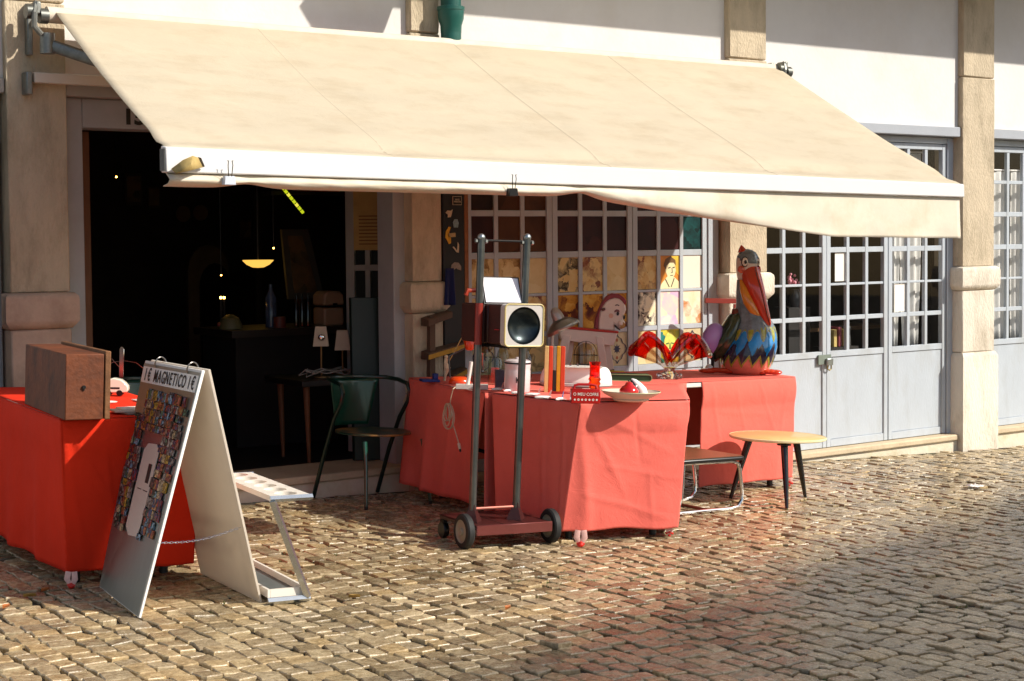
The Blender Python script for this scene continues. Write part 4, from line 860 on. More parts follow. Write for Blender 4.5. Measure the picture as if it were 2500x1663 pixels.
# ---------------------------------------------------------------- pelican
t,k0=bb('pelican','tall painted ceramic pelican with red bill and blue feathered breast on the coral table','pelican figure',1838,913)
k=k0/4.237; X=lambda x:(x-800)*k; Z=lambda y:(1440-y)*k
gl=dict(rough=.12,coat=.6)
pk=mk('glazed pink','#e08068',.15,var=.12,scale=10,coat=.6); gy=mk('glazed slate','#6c7c86',.18,var=.4,scale=22,coat=.6); bl_=mk('glazed blue','#1a86cc',.12,var=.3,scale=9,coat=.7); nv=mk('glazed indigo','#2b2438',.15,var=.5,scale=12,coat=.6); ygn=mk('glazed yellow green','#9a9a2e',.15,var=.4,scale=25,coat=.6); wg=mk('glazed moss green','#31402a',.2,var=.35,scale=16,coat=.5); rdg=mk('glazed red','#c23a1f',.15,var=.1,coat=.6); org=mk('glazed orange','#d98a26',.15,var=.12,coat=.6); whg=mk('glazed white','#ded6cc',.2,var=.15,scale=12,coat=.5); mrn=mk('glazed maroon','#6b2620',.18,var=.2,coat=.5); blk=mk('glazed black','#120f10',.15,coat=.6)
prof=[(1440,730,205),(1400,725,240),(1340,725,262),(1250,745,268),(1150,770,258),(1050,790,232),(950,800,195),(880,785,165),(800,755,130),(720,735,105),(620,712,86),(540,700,82),(470,700,86)]
def ctr(y):
    for (a,b) in zip(prof,prof[1:]):
        if b[0]<=y<=a[0]:
            f=(a[0]-y)/(a[0]-b[0]); return a[1]+(b[1]-a[1])*f,a[2]+(b[2]-a[2])*f
    return (prof[0][1:] if y>prof[0][0] else prof[-1][1:])
def loft(m,rows,n=28,dep=.9):
    vs=[];fs=[]
    for y,c,r in rows:
        for i in range(n): a=2*math.pi*i/n; vs.append((X(c+r*math.cos(a)),r*k*dep*math.sin(a),Z(y)))
    for j in range(len(rows)-1):
        for i in range(n): fs.append((j*n+i,j*n+(i+1)%n,(j+1)*n+(i+1)%n,(j+1)*n+i))
    fs.append(tuple(range(n))); fs.append(tuple((len(rows)-1)*n+i for i in range(n))); m.add(vs,fs)
m=MB(); loft(m,prof); m.build('body',pk,t,ang=70)
def collar(name,mat,ytop,ybot,amp,nz,off,ph=0,sl=0,lab=None):
    m=MB(); n=nz*12
    def fn(u,v):
        a=2*math.pi*u; zz=abs(((u*nz+ph)%1)*2-1); yb=ybot-amp*zz+sl*math.cos(a); y=ytop+(yb-ytop)*v; c,r=ctr(y); r=r+off*(.3+.7*min(1,v*4))+6*math.sin(math.pi*v)*(1-zz)*1.2
        return (X(c+r*math.cos(a)),r*k*.9*math.sin(a),Z(y))
    m.grid(fn,n,10); return m.build(name,mat,t,ang=75,label=lab)
collar('feather_collar',ygn,1150,1372,105,15,5,0,lab='yellow green zigzag feather edge')
collar('feather_collar',nv,980,1338,105,15,9,0,lab='dark indigo feather band')
collar('feather_collar',bl_,930,1245,130,11,14,.25,lab='bright blue feather band')
collar('feather_collar',ygn,900,1108,120,11,16,.7,lab='thin olive feather edge')
collar('feather_collar',gy,470,1085,120,11,19,.7,lab='slate neck plumage')
# head
m=MB(); loft(m,[(470,704,88),(430,706,100),(370,708,112),(310,712,118),(260,712,116),(215,712,104),(180,712,80),(160,710,45),(152,708,5)],28,.85); m.build('head',whg,t,ang=75)
m=MB(); loft(m,[(300,722,113),(270,716,118.5),(225,714,110),(185,713,86),(160,712,50),(147,710,4)],28,.88); m.build('crown',gy,t,ang=75)
MB().tube([(X(660),0,Z(178)),(X(650),0,Z(140)),(X(645),0,Z(112))],[52*k,28*k,6*k],12).build('crest',rdg,t)
R=Matrix.Rotation(math.radians(8),3,'Z')
for sx_,sc in ((-1,1),(1,.5)):
    x_=672 if sx_<0 else 812; yy=-104*k if sx_<0 else -54*k
    MB().ball((X(x_),yy*.93,Z(285)),1,16,(42*k*sc,12*k,54*k),R).build('eye_ring',blk,t)
    MB().ball((X(x_),yy*.98,Z(285)),1,16,(33*k*sc,12*k,44*k),R).build('eye_white',whg,t)
    MB().ball((X(x_+4),yy*1.06,Z(287)),1,12,(17*k*sc,10*k,20*k),R).build('pupil',blk,t)
    MB().ball((X(640 if sx_<0 else 828),yy*.84,Z(362)),1,14,(40*k*sc,16*k,40*k),R).build('cheek',mk('glazed coral','#c8583c',.15,var=.1,coat=.6),t)
MB().tube([(X(735),-30*k,Z(370)),(X(752),-75*k,Z(450)),(X(795),-105*k,Z(580)),(X(845),-118*k,Z(720)),(X(895),-125*k,Z(840)),(X(925),-132*k,Z(915)),(X(937),-132*k,Z(950))],[100*k,100*k,88*k,70*k,48*k,30*k,10*k],18,flat=.75,up=Vector((1,0,.35))).build('bill',rdg,t,ang=70)
MB().tube([(X(770),-128*k,Z(330)),(X(798),-150*k,Z(450)),(X(838),-168*k,Z(580)),(X(880),-170*k,Z(740)),(X(915),-165*k,Z(860)),(X(938),-152*k,Z(940))],4*k,6).build('bill_ridge',blk,t)
MB().tube([(X(640),-60*k,Z(470)),(X(668),-95*k,Z(570)),(X(715),-112*k,Z(690)),(X(770),-125*k,Z(780)),(X(835),-130*k,Z(850))],[14*k,42*k,55*k,50*k,12*k],14,flat=.8,up=Vector((1,0,.3))).build('bill_pouch',org,t,ang=70)
m=MB(); m.tube([(X(640),-.02,Z(800)),(X(590),-.03,Z(860)),(X(520),-.02,Z(1040)),(X(440),.0,Z(1180)),(X(380),.01,Z(1310))],[30*k,95*k,140*k,140*k,50*k],14,flat=.6,up=Vector((1,0,1))); m.build('wing',wg,t,ang=70)
for i in range(5):
    f=i/4; MB().tube([(X(560-30*f),-.075*1,Z(900+60*f)),(X(480-18*f),-.085,Z(1060+45*f)),(X(400-12*f),-.07,Z(1170+42*f)),(X(335+6*f),-.03,Z(1245+22*f))],[10*k,24*k,22*k,6*k],8,flat=.5,up=Vector((0,0,1))).build('wing_feather',wg,t)
MB().tube([(X(650),-.0,Z(770)),(X(610),-.01,Z(800)),(X(585),-.03,Z(880)),(X(600),-.05,Z(980))],[20*k,52*k,48*k,8*k],12).build('shoulder_plume',mrn,t)
for cx,w_,y_ in ((430,170,-.04),(935,120,-.06)):
    for dxx,dz in ((-75,0),(-20,8),(30,6),(78,2)): MB().ball((X(cx+dxx*w_/120),y_-.02,28*k+dz*k),1,14,(70*k*w_/120,60*k,28*k)).build('foot',rdg,t)
MB().ball((X(345),-.03,52*k),1,14,(48*k,40*k,42*k)).build('tail_tip',whg,t)
p=sh(1745,918,TT)+Vector((.18,.22,0)); t=thing('ball','lilac ball behind the pelican','ball',p); MB().ball((0,0,.24),.10,24,(.9,.6,1.15),Matrix.Rotation(.5,3,'Y')).build('ball_shell',mk('lilac plastic','#b088c8',.3,var=.1),t); MB().cyl((0,0,0),(0,0,.16),.012,12).build('foot',iron,t)
p=sh(1790,905,TT)+Vector((.12,.25,0)); t=thing('rack','red crossbar rack standing behind the pelican','rack',p,-20); k=kpx(p)
MB().box(-48*k,-.012,158*k,34*k,.012,170*k).build('crossbar',mk('rack red','#8e2f22',.5),t,bevel=.002)
MB().box(28*k,-.012,0,34*k,.012,157*k).build('post',mk('rack red','#8e2f22',.5),t); MB().box(18*k,-.05,0,44*k,.05,.015).build('foot',mk('rack red','#8e2f22',.5),t)
# ---------------------------------------------------------------- glass bowl
t,k=bb('glass_bowl','clear wavy art glass bowl with red rim between toy horse and pelican','glass bowl',1634,924)
def glassmat(name,col,rough=.02):
    if name in MC: return MC[name]
    m=bpy.data.materials.new(name); MC[name]=m; m.use_nodes=True; b=m.node_tree.nodes['Principled BSDF']; b.inputs['Base Color'].default_value=(*lin(col),1); b.inputs['Transmission Weight'].default_value=1; b.inputs['Roughness'].default_value=rough; b.inputs['IOR'].default_value=1.45; return m
clr=glassmat('clear art glass','#fbf6f2'); redg=sheetglass('red glass rim','#ee5238',3.0,.05)
def bowl(u,v,off=0):
    a=2*math.pi*u; r=(14+ (74)*v**1.25)*k; wave=math.cos(2*a); c_=abs(math.cos(a)); zr_=24+56*math.sin(math.pi*c_/1.3)-26*max(0,c_-.65)/.35+4*math.sin(7*a); lift=(zr_*v**(.75+.6*(1-c_)))*k
    rx=r*(1+.10*wave*v); rib_=1+.05*math.sin(9*a)*math.sin(math.pi*v)
    return (rx*math.cos(a)*rib_,r*.62*math.sin(a)*rib_,lift+22*k)
clr2=sheetglass('clear bowl glass','#f0e6de',2.6,.06); m=MB(); m.grid(bowl,64,12); m.build('bowl',clr2,t,ang=80)
MB().tube([Vector(bowl(i/72,1))+Vector((0,0,4*k)) for i in range(72)],[(4+4.0*abs(math.cos(2*math.pi*i/72)))*k for i in range(72)],8,closed=True).build('rim',redg,t)
MB().grid(lambda u,v:Vector(bowl(u,.66+.345*v))*1.012,72,6).build('red_band',redg,t,ang=80)
MB().lathe([(.0001,0),(26*k,0),(30*k,3*k),(20*k,12*k),(12*k,20*k),(14*k,27*k),(.0001,27*k)],16).build('foot',clr,t,ang=30)
for i in range(7): a=i*.9; MB().ball((26*k*math.cos(a),26*k*math.sin(a),6*k),7*k,8).build('foot_lobe',clr,t)
for i in range(10):
    a=2*math.pi*i/10; MB().tube([Vector(bowl(i/10,v))+Vector((0,-.002,.006)) for v in (.15,.4,.65,.9)],[2*k,4*k,4*k,2*k],6).build('rib',clr2,t)
# ---------------------------------------------------------------- toy horse
t,k0=bb('toy_horse','pink wooden toy horse with maroon mane and red seat board facing right','toy horse',1450,906,-32)
k=k0/7.125; X=lambda x:(x-640)*k; Z=lambda y:(1470-y)*k
hp=mk('horse pink','#f0e4d6',.5,var=.05,scale=12); hm=mk('mane maroon','#8f4048',.55,var=.15,scale=30); hr=mk('horse red','#c1301c',.45); hk=mk('horse hoof','#151313',.4)
def bd(name,pts,y0,y1,mat,bev=.003,lab=None): return MB().prism([(X(x),Z(y)) for x,y in pts],y0,y1).build(name,mat,t,bevel=bev,label=lab)
bd('body',[(5,735),(1015,800),(960,1012),(640,1000),(300,965),(40,930)],-.055,.055,hp)
bd('seat_board',[(0,690),(1042,765),(1030,800),(0,735)],-.06,.06,hr)
for x0,yy in ((0,-.062),(100,.042)): bd('leg',[(70+x0,840),(210+x0,850),(140+x0*1.1,1300),(90+x0*1.1,1460),(-60+x0,1460)],yy,yy+.02,hp)
for x0,yy in ((0,-.062),(140,.042)):
    bd('leg',[(640+x0,860),(765+x0,870),(865+x0,1440),(745+x0,1466)],yy,yy+.02,hp); bd('hoof',[(745+x0,1468),(868+x0,1436),(876+x0,1500),(750+x0,1500)],yy-.002,yy+.022,hk)
for x0,yy in ((0,-.062),(100,.042)): bd('hoof',[(-62+x0,1462),(92+x0*1.1,1462),(90+x0*1.1,1500),(-64+x0,1500)],yy-.002,yy+.022,hk)
hd=[(690,745),(695,560),(712,440),(750,350),(800,270),(870,215),(960,188),(1050,200),(1110,250),(1150,310),(1168,380),(1150,450),(1110,500),(1120,560),(1155,600),(1160,660),(1130,715),(1080,735),(1020,690),(970,640),(975,700),(985,760)]
bd('head',hd,-.03,.03,hp,.008); MB().ball((X(1085),-.028,Z(630)),1,16,(62*k,.018,62*k)).build('muzzle',hp,t)
mn=[(690,745),(620,720),(640,560),(690,400),(745,270),(820,165),(920,108),(1040,120),(1130,180),(1172,240),(1160,300),(1140,300),(1100,245),(1045,200),(960,188),(870,215),(800,270),(750,350),(712,440),(695,560)]
bd('mane',mn,-.032,.032,hm,.006)
bd('ear_peg',[(735,380),(790,360),(800,400),(760,425),(735,410)],-.05,.05,mk('ear brown','#6d4030',.5))
def face(name,pts,mat,d): return MB().prism([(X(x),Z(y)) for x,y in pts],-.0312-d-(.012 if max(q[0] for q in pts)>1050 and min(q[1] for q in pts)>450 else 0),-.030).build(name,mat,t)
def el(cx,cy,rx,ry,n=16): return [(cx+rx*math.cos(6.283*i/n),cy+ry*math.sin(6.283*i/n)) for i in range(n)]
face('blush',el(905,500,42,42),mk('blush','#e2b9a2',.6),.0002);  face('muzzle_patch',el(1110,660,45,55),mk('muzzle ochre','#b98f4a',.5),.0004)
face('eye',el(1010,440,45,55),mk('eye white','#d9cfc6',.4),.0006); face('eyelid',[(958,440),(965,405),(1000,385),(1040,395),(1055,430),(1010,428)],mk('lid mauve','#84504e',.5),.001); face('pupil',el(1022,460,24,36),hk,.0012)
face('brow',[(965,325),(985,303),(1015,300),(1045,315),(1040,330),(1010,315),(985,325)],hk,.0008); face('mouth',[(960,650),(985,660),(1040,710),(1075,740),(1060,748),(1010,720),(970,690)],mk('mouth dark','#2a0f0c',.5),.001); face('nostril',el(1130,520,18,35),hk,.0006)
# ---------------------------------------------------------------- desk lamp (grey metal)
p=sh(1346,930,TT); t=thing('desk_lamp','grey metal desk lamp with tilted bell shade left of the toy horse','desk lamp',p,-35); k=kpx(p); lg=mk('lamp grey metal','#8f8c82',.3,.75,var=.1)
MB().lathe([(.0001,0),(26*k,0),(26*k,4*k),(6*k,8*k),(.0001,8*k)],20).build('base',lg,t); MB().cyl((0,0,7*k),(0,0,135*k),4*k,12).build('stem',mk('lamp stem','#b9b4ac',.3,.6),t)
R=Matrix.Rotation(math.radians(-27),3,'Y'); c=Vector((20*k,-.01,140*k))
MB().lathe([(43*k,-16*k),(42*k,-8*k),(28*k,4*k),(14*k,12*k)],32,c,R=R,cap=False).build('shade',lg,t,solid=.002); MB().lathe([(15*k,11*k),(14*k,25*k),(10*k,38*k),(4*k,43*k),(.0001,43*k)],18,c,R=R).build('cap',mk('ribbed cap','#a8a297',.35,.5,var=.1,stretch=(9,9,.3)),t)
MB().ball((14*k,-.01,132*k),7*k,10).build('joint',lg,t)
# ---------------------------------------------------------------- striped block
p=sh(1352,958,TT); t=thing('striped_block','tall block of upright strips in cream, orange, grey, yellow and red orange','striped block',p,-35); k=kpx(p); sx_=k/4.714
for a,b,c,z0 in ((600,646,'#d9b877',0),(648,694,'#d2431b',0),(738,782,'#cf960f',0),(784,834,'#d2431b',0)): MB().box((a-715)*sx_,-.03,0,(b-715)*sx_,.03,113*k+rng.uniform(-.002,.002)).build('strip',mk('strip '+c,c,.6,var=.1,scale=30),t,bevel=.002)
MB().box((696-715)*sx_,-.029,0,(736-715)*sx_,.03,54*k).build('strip',mk('strip black','#1c1815',.6),t,bevel=.002,label='black lower strip'); MB().box((696-715)*sx_,-.029,54.3*k,(736-715)*sx_,.03,112*k).build('strip',mk('strip grey','#8c8376',.6,var=.15,scale=30),t,bevel=.002,label='grey upper strip')
# ---------------------------------------------------------------- money box, vase, plate and friends
p=sh(1428,985,TT); t=thing('money_box','small red money box with handle and white lettering at the table edge','money box',p,-30); k=kpx(p); rb=mk('red tin','#b3150f',.22,var=.06,coat=.4)
MB().box(-36*k,-.028,0,36*k,.028,33*k).build('body',rb,t,bevel=.004,seg=2); MB().prism([(-36*k,33.3*k),(36*k,33.3*k),(34*k,36*k),(-34*k,36*k)],-.027,.027).build('lid',rb,t,bevel=.002)
MB().tube([(-28*k,0,36*k),(-26*k,0,44*k),(-15*k,0,46*k),(15*k,0,46*k),(26*k,0,44*k),(28*k,0,36*k)],3.2*k,8).build('handle',rb,t); MB().box(-8*k,-.005,36.1*k,12*k,.005,37.2*k).build('coin_slot',mk('slot pale','#d9b7a8',.4),t)
wi=mk('white ink','#e8d9cc',.5)
inst('lettering',text_mesh('O MEU COFRE',10.5*k,wi,.0003,.92,.0002),t,(0,-.0287,23*k),(math.pi/2,0,0)); 
for i in range(7):
    q_=MB(); q_.lathe([(3.0*k,-.0003),(3.0*k,.0003),(1.7*k,.0003),(1.7*k,-.0003)] if i%2 else [(.0001,-.0003),(2.6*k,-.0003),(2.6*k,.0003),(.0001,.0003)],10 if i%3 else 6,R=Matrix.Rotation(math.pi/2,3,'X')); q_.build('printed_mark',wi,t).location=((-27+i*9)*k,-.0285,10*k)
t,k=bb('vase','orange glass vase with ringed waist behind the money box','glass vase',1451,951)
og=glassmat('orange glass','#ff4a0a',.04)
MB().lathe([(.0001,1*k),(13*k,1*k),(14*k,3*k),(12.5*k,9*k),(15*k,15*k),(12.5*k,20*k),(15.5*k,25*k),(13*k,30*k),(12.5*k,46*k),(13*k,60*k),(15*k,68*k),(13.2*k,68*k),(11*k,60*k),(10.6*k,32*k),(.0001,28*k)],28).build('glass',og,t,ang=60)
t,k=bb('plate','large footed cream plate with green rim on the front coral table','plate',1540,979)
MB().lathe([(.0001,0),(40*k,0),(46*k,4*k),(44*k,6*k),(66*k,17*k),(72*k,23*k),(71*k,24.5*k),(64*k,20*k),(40*k,9*k),(.0001,8*k)],48).build('dish',mk('cream glaze','#e6cdb9',.25,var=.04,coat=.3),t,ang=50); MB().lathe([(71*k,22.9*k),(73*k,23.2*k),(72.4*k,25*k),(71*k,24.9*k),(71*k,22.9*k)],48,cap=False).build('rim',mk('green glazed rim','#b9b890',.3,var=.15),t)
def pear(name,lab,cat,dx,dy,mt,s,zz):
    p=sh(1540,979,TT)+Vector((dx,dy,zz)); t=thing(name,lab,cat,p,-35); return t
t=pear('pear','red glazed pear shaker sitting on the plate','pear shaker',-.03,-.02,None,1,15*k)
MB().lathe([(.0001,0),(16*k,1*k),(24*k,7*k),(24*k,13*k),(17*k,21*k),(10*k,26*k),(8*k,31*k),(.0001,33*k)],24).build('body',mk('pear red','#b81208',.1,var=.05,coat=.7),t,ang=70); MB().cyl((0,0,32*k),(-3*k,0,38*k),1.4*k,6).build('stalk',black,t)
t=pear('shaker','black and white curved bird shaped shaker beside the red pear','shaker',.045,.01,None,1,15*k)
m=MB(); m.tube([(16*k,0,0),(13*k,0,10*k),(4*k,0,22*k),(-6*k,0,32*k),(-13*k,0,38*k)],[13*k,13*k,10*k,7*k,2*k],12); m.build('body',pw,t,ang=70); m=MB(); m.tube([(3*k,-.006,0),(1*k,-.008,10*k),(-6*k,-.006,22*k),(-11*k,-.004,30*k),(-14*k,0,37*k)],[9*k,9*k,7*k,5*k,1*k],10); m.build('black_side',mk('shaker black','#101010',.1,coat=.6),t,ang=70)
# white moulded case and caged bulkhead lamp
t,k=bb('white_case','rounded white moulded case between the striped block and orange vase','case',1406,941)
MB().grid(lambda u,v:((-86+172*u)*k*(1-.12*v),-.06+.0*u,0) if 0 else ((-88*math.cos(math.pi*u))*k*(1-.25*v*v),-.07*math.sin(math.pi*u)*(1-.3*v*v),(8+39*math.sin(v*math.pi/2))*k),30,10).build('front_shell',pw,t,ang=70)
MB().grid(lambda u,v:((-88*math.cos(math.pi*u))*k*(1-.25*v*v),.07*math.sin(math.pi*u)*(1-.3*v*v),(8+39*math.sin(v*math.pi/2))*k),30,10).build('rear_shell',pw,t,ang=70)
MB().lathe([(.0001,47.2*k),(60*k,47.0*k),(67*k,46.6*k)],40,(0,0,0),1,.072/(.075*1)*.0 if 0 else .75).build('top',pw,t); MB().lathe([(86*k,0),(89*k,3*k),(88*k,8.2*k),(60*k,8.4*k)],40,sy_=.80,cap=False).build('base_band',mk('case seam grey','#c9c4c0',.4),t)
for xx in (-18,0): MB().prism([(xx*k,47.4*k),((xx+6)*k,47.4*k),((xx+2)*k,58*k)],-.035,-.03).build('fin',chrome,t)
p=sh(1436,925,TT)+Vector((.03,.07,0)); t=thing('caged_lamp','clear dome bulkhead lamp in a wire cage under the toy horse','caged lamp',p,-35); k=kpx(p)
MB().lathe([(24*k,34*k),(24*k,60*k),(22*k,70*k),(16*k,79*k),(8*k,84*k),(.0001,85*k)],28,cap=False).build('dome',sheetglass('lamp dome glass','#e8dfd2',1.6,.05),t,ang=60); MB().lathe([(.0001,0),(27*k,0),(28*k,30*k),(24*k,34*k),(.0001,34*k)],24).build('base',iron,t)
for a in (0,math.pi/2):
    MB().tube([(math.cos(a)*28*k*math.cos(b),math.sin(a)*28*k*math.cos(b),(58+32*math.sin(b))*k) if b is not None else None for b in [i*math.pi/12 for i in range(13)]],.7*k,6).build('cage_wire',iron,t); MB().tube([(math.cos(a)*28*k,math.sin(a)*28*k,32*k),(math.cos(a)*28*k,math.sin(a)*28*k,58*k)],.7*k,6).build('cage_wire',iron,t); MB().tube([(-math.cos(a)*28*k,-math.sin(a)*28*k,32*k),(-math.cos(a)*28*k,-math.sin(a)*28*k,58*k)],.7*k,6).build('cage_wire',iron,t)
MB().tube([(30*k*math.cos(a),30*k*math.sin(a),56*k) for a in [i*math.pi/10 for i in range(20)]],.7*k,6,closed=True).build('cage_ring',iron,t)
# boards behind
t,k=bb('green_board','dark green rounded board lying behind the plate','board',1545,930,-35); MB().prism(rrect(-62*k,0,46*k,15*k,7*k),.0,.16).build('board',mk('board green','#14401f',.5,var=.1),t,bevel=.003); MB().tube([(x,-.002,z) for x,z in rrect(-62*k,0,46*k,15*k,7*k)],1.1*k,5,closed=True).build('edge',mk('board edge','#8aa070',.5),t)
p=sh(1507,925,TT)+Vector((.02,.06,.042)); t=thing('yellow_rule','flat yellow rule lying across the green board','rule',p,-37); MB().box(-27*k,-.012,0,26*k,.012,.006).build('rule',mk('rule yellow','#e0c23a',.45,var=.05),t,bevel=.001)
# ---------------------------------------------------------------- enamel pot, bottles, jars
t,k=bb('enamel_pot','white enamel canister with black rimmed lid and letter behind the right trolley post','canister',1262,957); em=mk('canister enamel','#d9cfcf',.22,var=.03,coat=.5)
MB().lathe([(.0001,0),(30*k,0),(32*k,3*k),(32*k,52*k),(31*k,56*k),(32*k,60*k),(32*k,69*k),(.0001,69*k)],32).build('body',em,t,ang=50); MB().lathe([(33*k,69.2*k),(33.5*k,71*k),(33*k,72.6*k),(.0001,72.6*k)],32).build('black_rim',black,t); MB().lathe([(32.5*k,72.8*k),(31*k,77*k),(22*k,80*k),(5*k,81*k),(5*k,85*k),(.0001,86*k)],32).build('lid',em,t,ang=50)
q_=inst('lettering',text_mesh('K',19*k,black,.0004,.8,.001),t,(1*k,-32.4*k,30*k),(math.pi/2,0,0))
gls=sheetglass('bottle glass','#dfe4dc',1.8,.03)
def bottle(px,py,hh,r,lab,dy=.1):
    p=sh(px,py,TT)+Vector((.02,dy,0)); t=thing('bottle',lab,'bottle',p,-35,'clear glass bottles behind the canister'); k=kpx(p)
    MB().lathe([(.0001,1*k),(r*k,1*k),(r*k,hh*.55*k),(r*.8*k,hh*.66*k),(r*.36*k,hh*.80*k),(r*.32*k,hh*.96*k),(r*.4*k,hh*.97*k),(r*.4*k,hh*k)],22).build('glass',gls,t,ang=60); MB().lathe([(r*.45*k,hh*.98*k),(r*.45*k,hh*1.05*k),(.0001,hh*1.05*k)],14).build('stopper',mk('stopper','#c9c2b4',.4),t); return t,k
bottle(1292,935,92,14,'clear glass bottle with round emblem right of the canister',.06)
b_,k=bottle(1256,925,96,15,'clear glass bottle straight behind the canister',.16); bottle(1215,928,82,13,'clear glass bottle between jar and canister',.16)
t=thing('jar_lampshade','translucent glass lampshade under the viewer box','glass shade',sh(1197,912,TT)+Vector((.02,.12,0)),-35); k=kpx(sh(1197,912,TT)); MB().lathe([(6*k,76*k),(22*k,70*k),(25*k,60*k),(18*k,50*k),(6*k,47*k)],24,cap=False).build('shade',sheetglass('shade glass','#cdb9a4',1.5,.1),t); MB().cyl((0,0,0),(0,0,47*k),3*k,10).build('stem',chrome,t); MB().lathe([(.0001,0),(14*k,0),(14*k,3*k),(.0001,4*k)],18).build('foot',chrome,t)
p=sh(1208,938,TT); t=thing('glass_jar','glass jar holding a red lettered packet left of the canister','jar',p,-35); k=kpx(p)
MB().lathe([(.0001,1*k),(17*k,1*k),(18*k,4*k),(18*k,56*k),(15*k,62*k),(15*k,66*k)],24,cap=False).build('glass',gls,t,ang=60); MB().tube([(15*k*math.cos(a),15*k*math.sin(a),66*k) for a in [i*math.pi/10 for i in range(20)]],1.2*k,6,closed=True).build('rim',gls,t); MB().box(-10*k,-7*k,3*k,10*k,7*k,40*k).build('packet',mk('packet red','#a8322a',.6,var=.5,scale=60),t)
p=sh(1218,948,TT)+Vector((.0,-.01,0)); t=thing('picture_box','small dark printed box standing beside the canister','small box',p,-30); MB().box(-12*k,-.02,0,12*k,.02,44*k).build('box',mk('dark print','#23202c',.35,var=.6,scale=30),t,bevel=.001)
p=sh(1170,930,TT)+Vector((.02,.05,0)); t=thing('bottle','slim black bottle behind the left trolley post','bottle',p); MB().lathe([(.0001,0),(9*k,0),(9*k,45*k),(4*k,56*k),(4*k,72*k),(.0001,72*k)],18).build('glass',mk('black bottle','#0d0f0d',.1,coat=.6),t,ang=60)
# ---------------------------------------------------------------- orange folding lamp and small things on the left corner
orl=mk('orange plastic','#d9430f',.3,var=.04,coat=.3)
p=sh(1122,937,TT); t=thing('folding_lamp','orange folding desk lamp with round base and conical head','desk lamp',p,-35); k=kpx(p)
MB().lathe([(.0001,0),(27*k,0),(28*k,5*k),(24*k,13*k),(14*k,17*k),(.0001,18*k)],28).build('base',orl,t,ang=50); MB().tube([(-24*k,.03,14*k),(-28*k,.03,66*k),(14*k,.03,88*k)],2*k,8).build('arm',mk('lamp arm','#5c6a68',.3,.7),t); MB().lathe([(6*k,84*k),(9*k,86*k),(17*k,112*k)],20,(22*k,.03,-2*k),cap=False).build('head',orl,t,solid=.002)
p=sh(1085,930,TT); t=thing('figurine','crumpled cream figurine holding up a thin bright rod','figurine',p,-35); fg=mk('figurine cream','#cfc0a0',.6,var=.2,scale=40,bump=.5)
MB().tube([(0,0,0),(1*k,0,10*k),(3*k,0,22*k),(6*k,-.004,32*k),(2*k,0,45*k),(3*k,0,56*k)],[3*k,3.5*k,6*k,8*k,5*k,5*k],9).build('body',fg,t,ang=20); MB().tube([(5*k,-.005,30*k),(14*k,-.01,34*k)],[3*k,2*k],6).build('arm',fg,t); MB().tube([(10*k,-.004,48*k),(24*k,-.004,75*k),(40*k,-.004,108*k)],1.3*k,6).build('rod',mk('bright brass','#d8b878',.25,.6),t); MB().ball((3*k,0,60*k),5*k,10).build('head',fg,t)
p=sh(1060,932,TT)+Vector((-.02,.02,0)); t=thing('blue_box','small blue box at the left corner of the centre stall','box',p,-20); bb_=mk('box blue','#1a2a74',.5,var=.1); MB().box(-22*k,-.05,0,22*k,.05,6*k).build('tray',bb_,t,bevel=.002); MB().box(8*k,-.02,6.2*k,20*k,.02,20*k).build('block',bb_,t,bevel=.002)
p=sh(1152,950,TT); t=thing('lamp_stand','white tube standing on a grey slab base with a cable','lamp stand',p,-33); MB().prism(rrect(-38*k,0,38*k,11*k,2*k),-.03,.05).build('base',mk('slab base','#c9bfb8',.45,var=.05),t,bevel=.002); MB().tube([(-10*k,0,11*k),(-6*k,0,40*k),(-3*k,0,64*k)],4.5*k,14).build('tube',mk('tube white','#ece2da',.4),t)
# cable hung over the table edge
cb=mk('cream cable','#cdbca2',.5,var=.1)
e0=sh(1112,943,TT+.004); dirn=(Vector(BT[0])-Vector(BT[3])).normalized(); outn=Vector((-dirn.y,dirn.x,0)); outn=outn if outn.x<0 else -outn
a0=sh(1111,945,HT+.006); yy=a0.y
def onp(px,py): 
    d=RYI@ray(px,py); o_=a0+outn*.035; t_=(o_-CAMS).dot(outn)/d.dot(outn); return CAMS+d*t_
t=thing('cable','cream flex with plug looped and hanging over the coral cloth edge','cable',(0,0,0))
MB().tube([sh(1130,941,TT+.004),sh(1116,942,TT+.006),onp(1106,950),onp(1101,970),onp(1099,985)],.0032,6).build('flex',cb,t)
rg=random.Random(4)
for i in range(6):
    w_=rg.uniform(6,15); h_=rg.uniform(20,34); cx_=1097+rg.uniform(-4,4); cy_=985+h_
    MB().tube([onp(cx_+w_*math.sin(a)*(1 if i%2 else -1)*(.55+.45*math.sin(a/2)),cy_-h_*math.cos(a))+outn*(.003*i) for a in [j*2*math.pi/18 for j in range(18)]],.0028,6,closed=True).build('loop',cb,t)
MB().tube([onp(1104,1030),onp(1112,1055),onp(1120,1083)],.003,6).build('flex',cb,t); q0,q1=onp(1120,1083),onp(1123,1097); MB().cyl(q0,q1,.009,10).build('plug',mk('plug cream','#cbb7a3',.4),t); MB().cyl(q1,onp(1124,1103),.005,8).build('plug_tip',black,t)
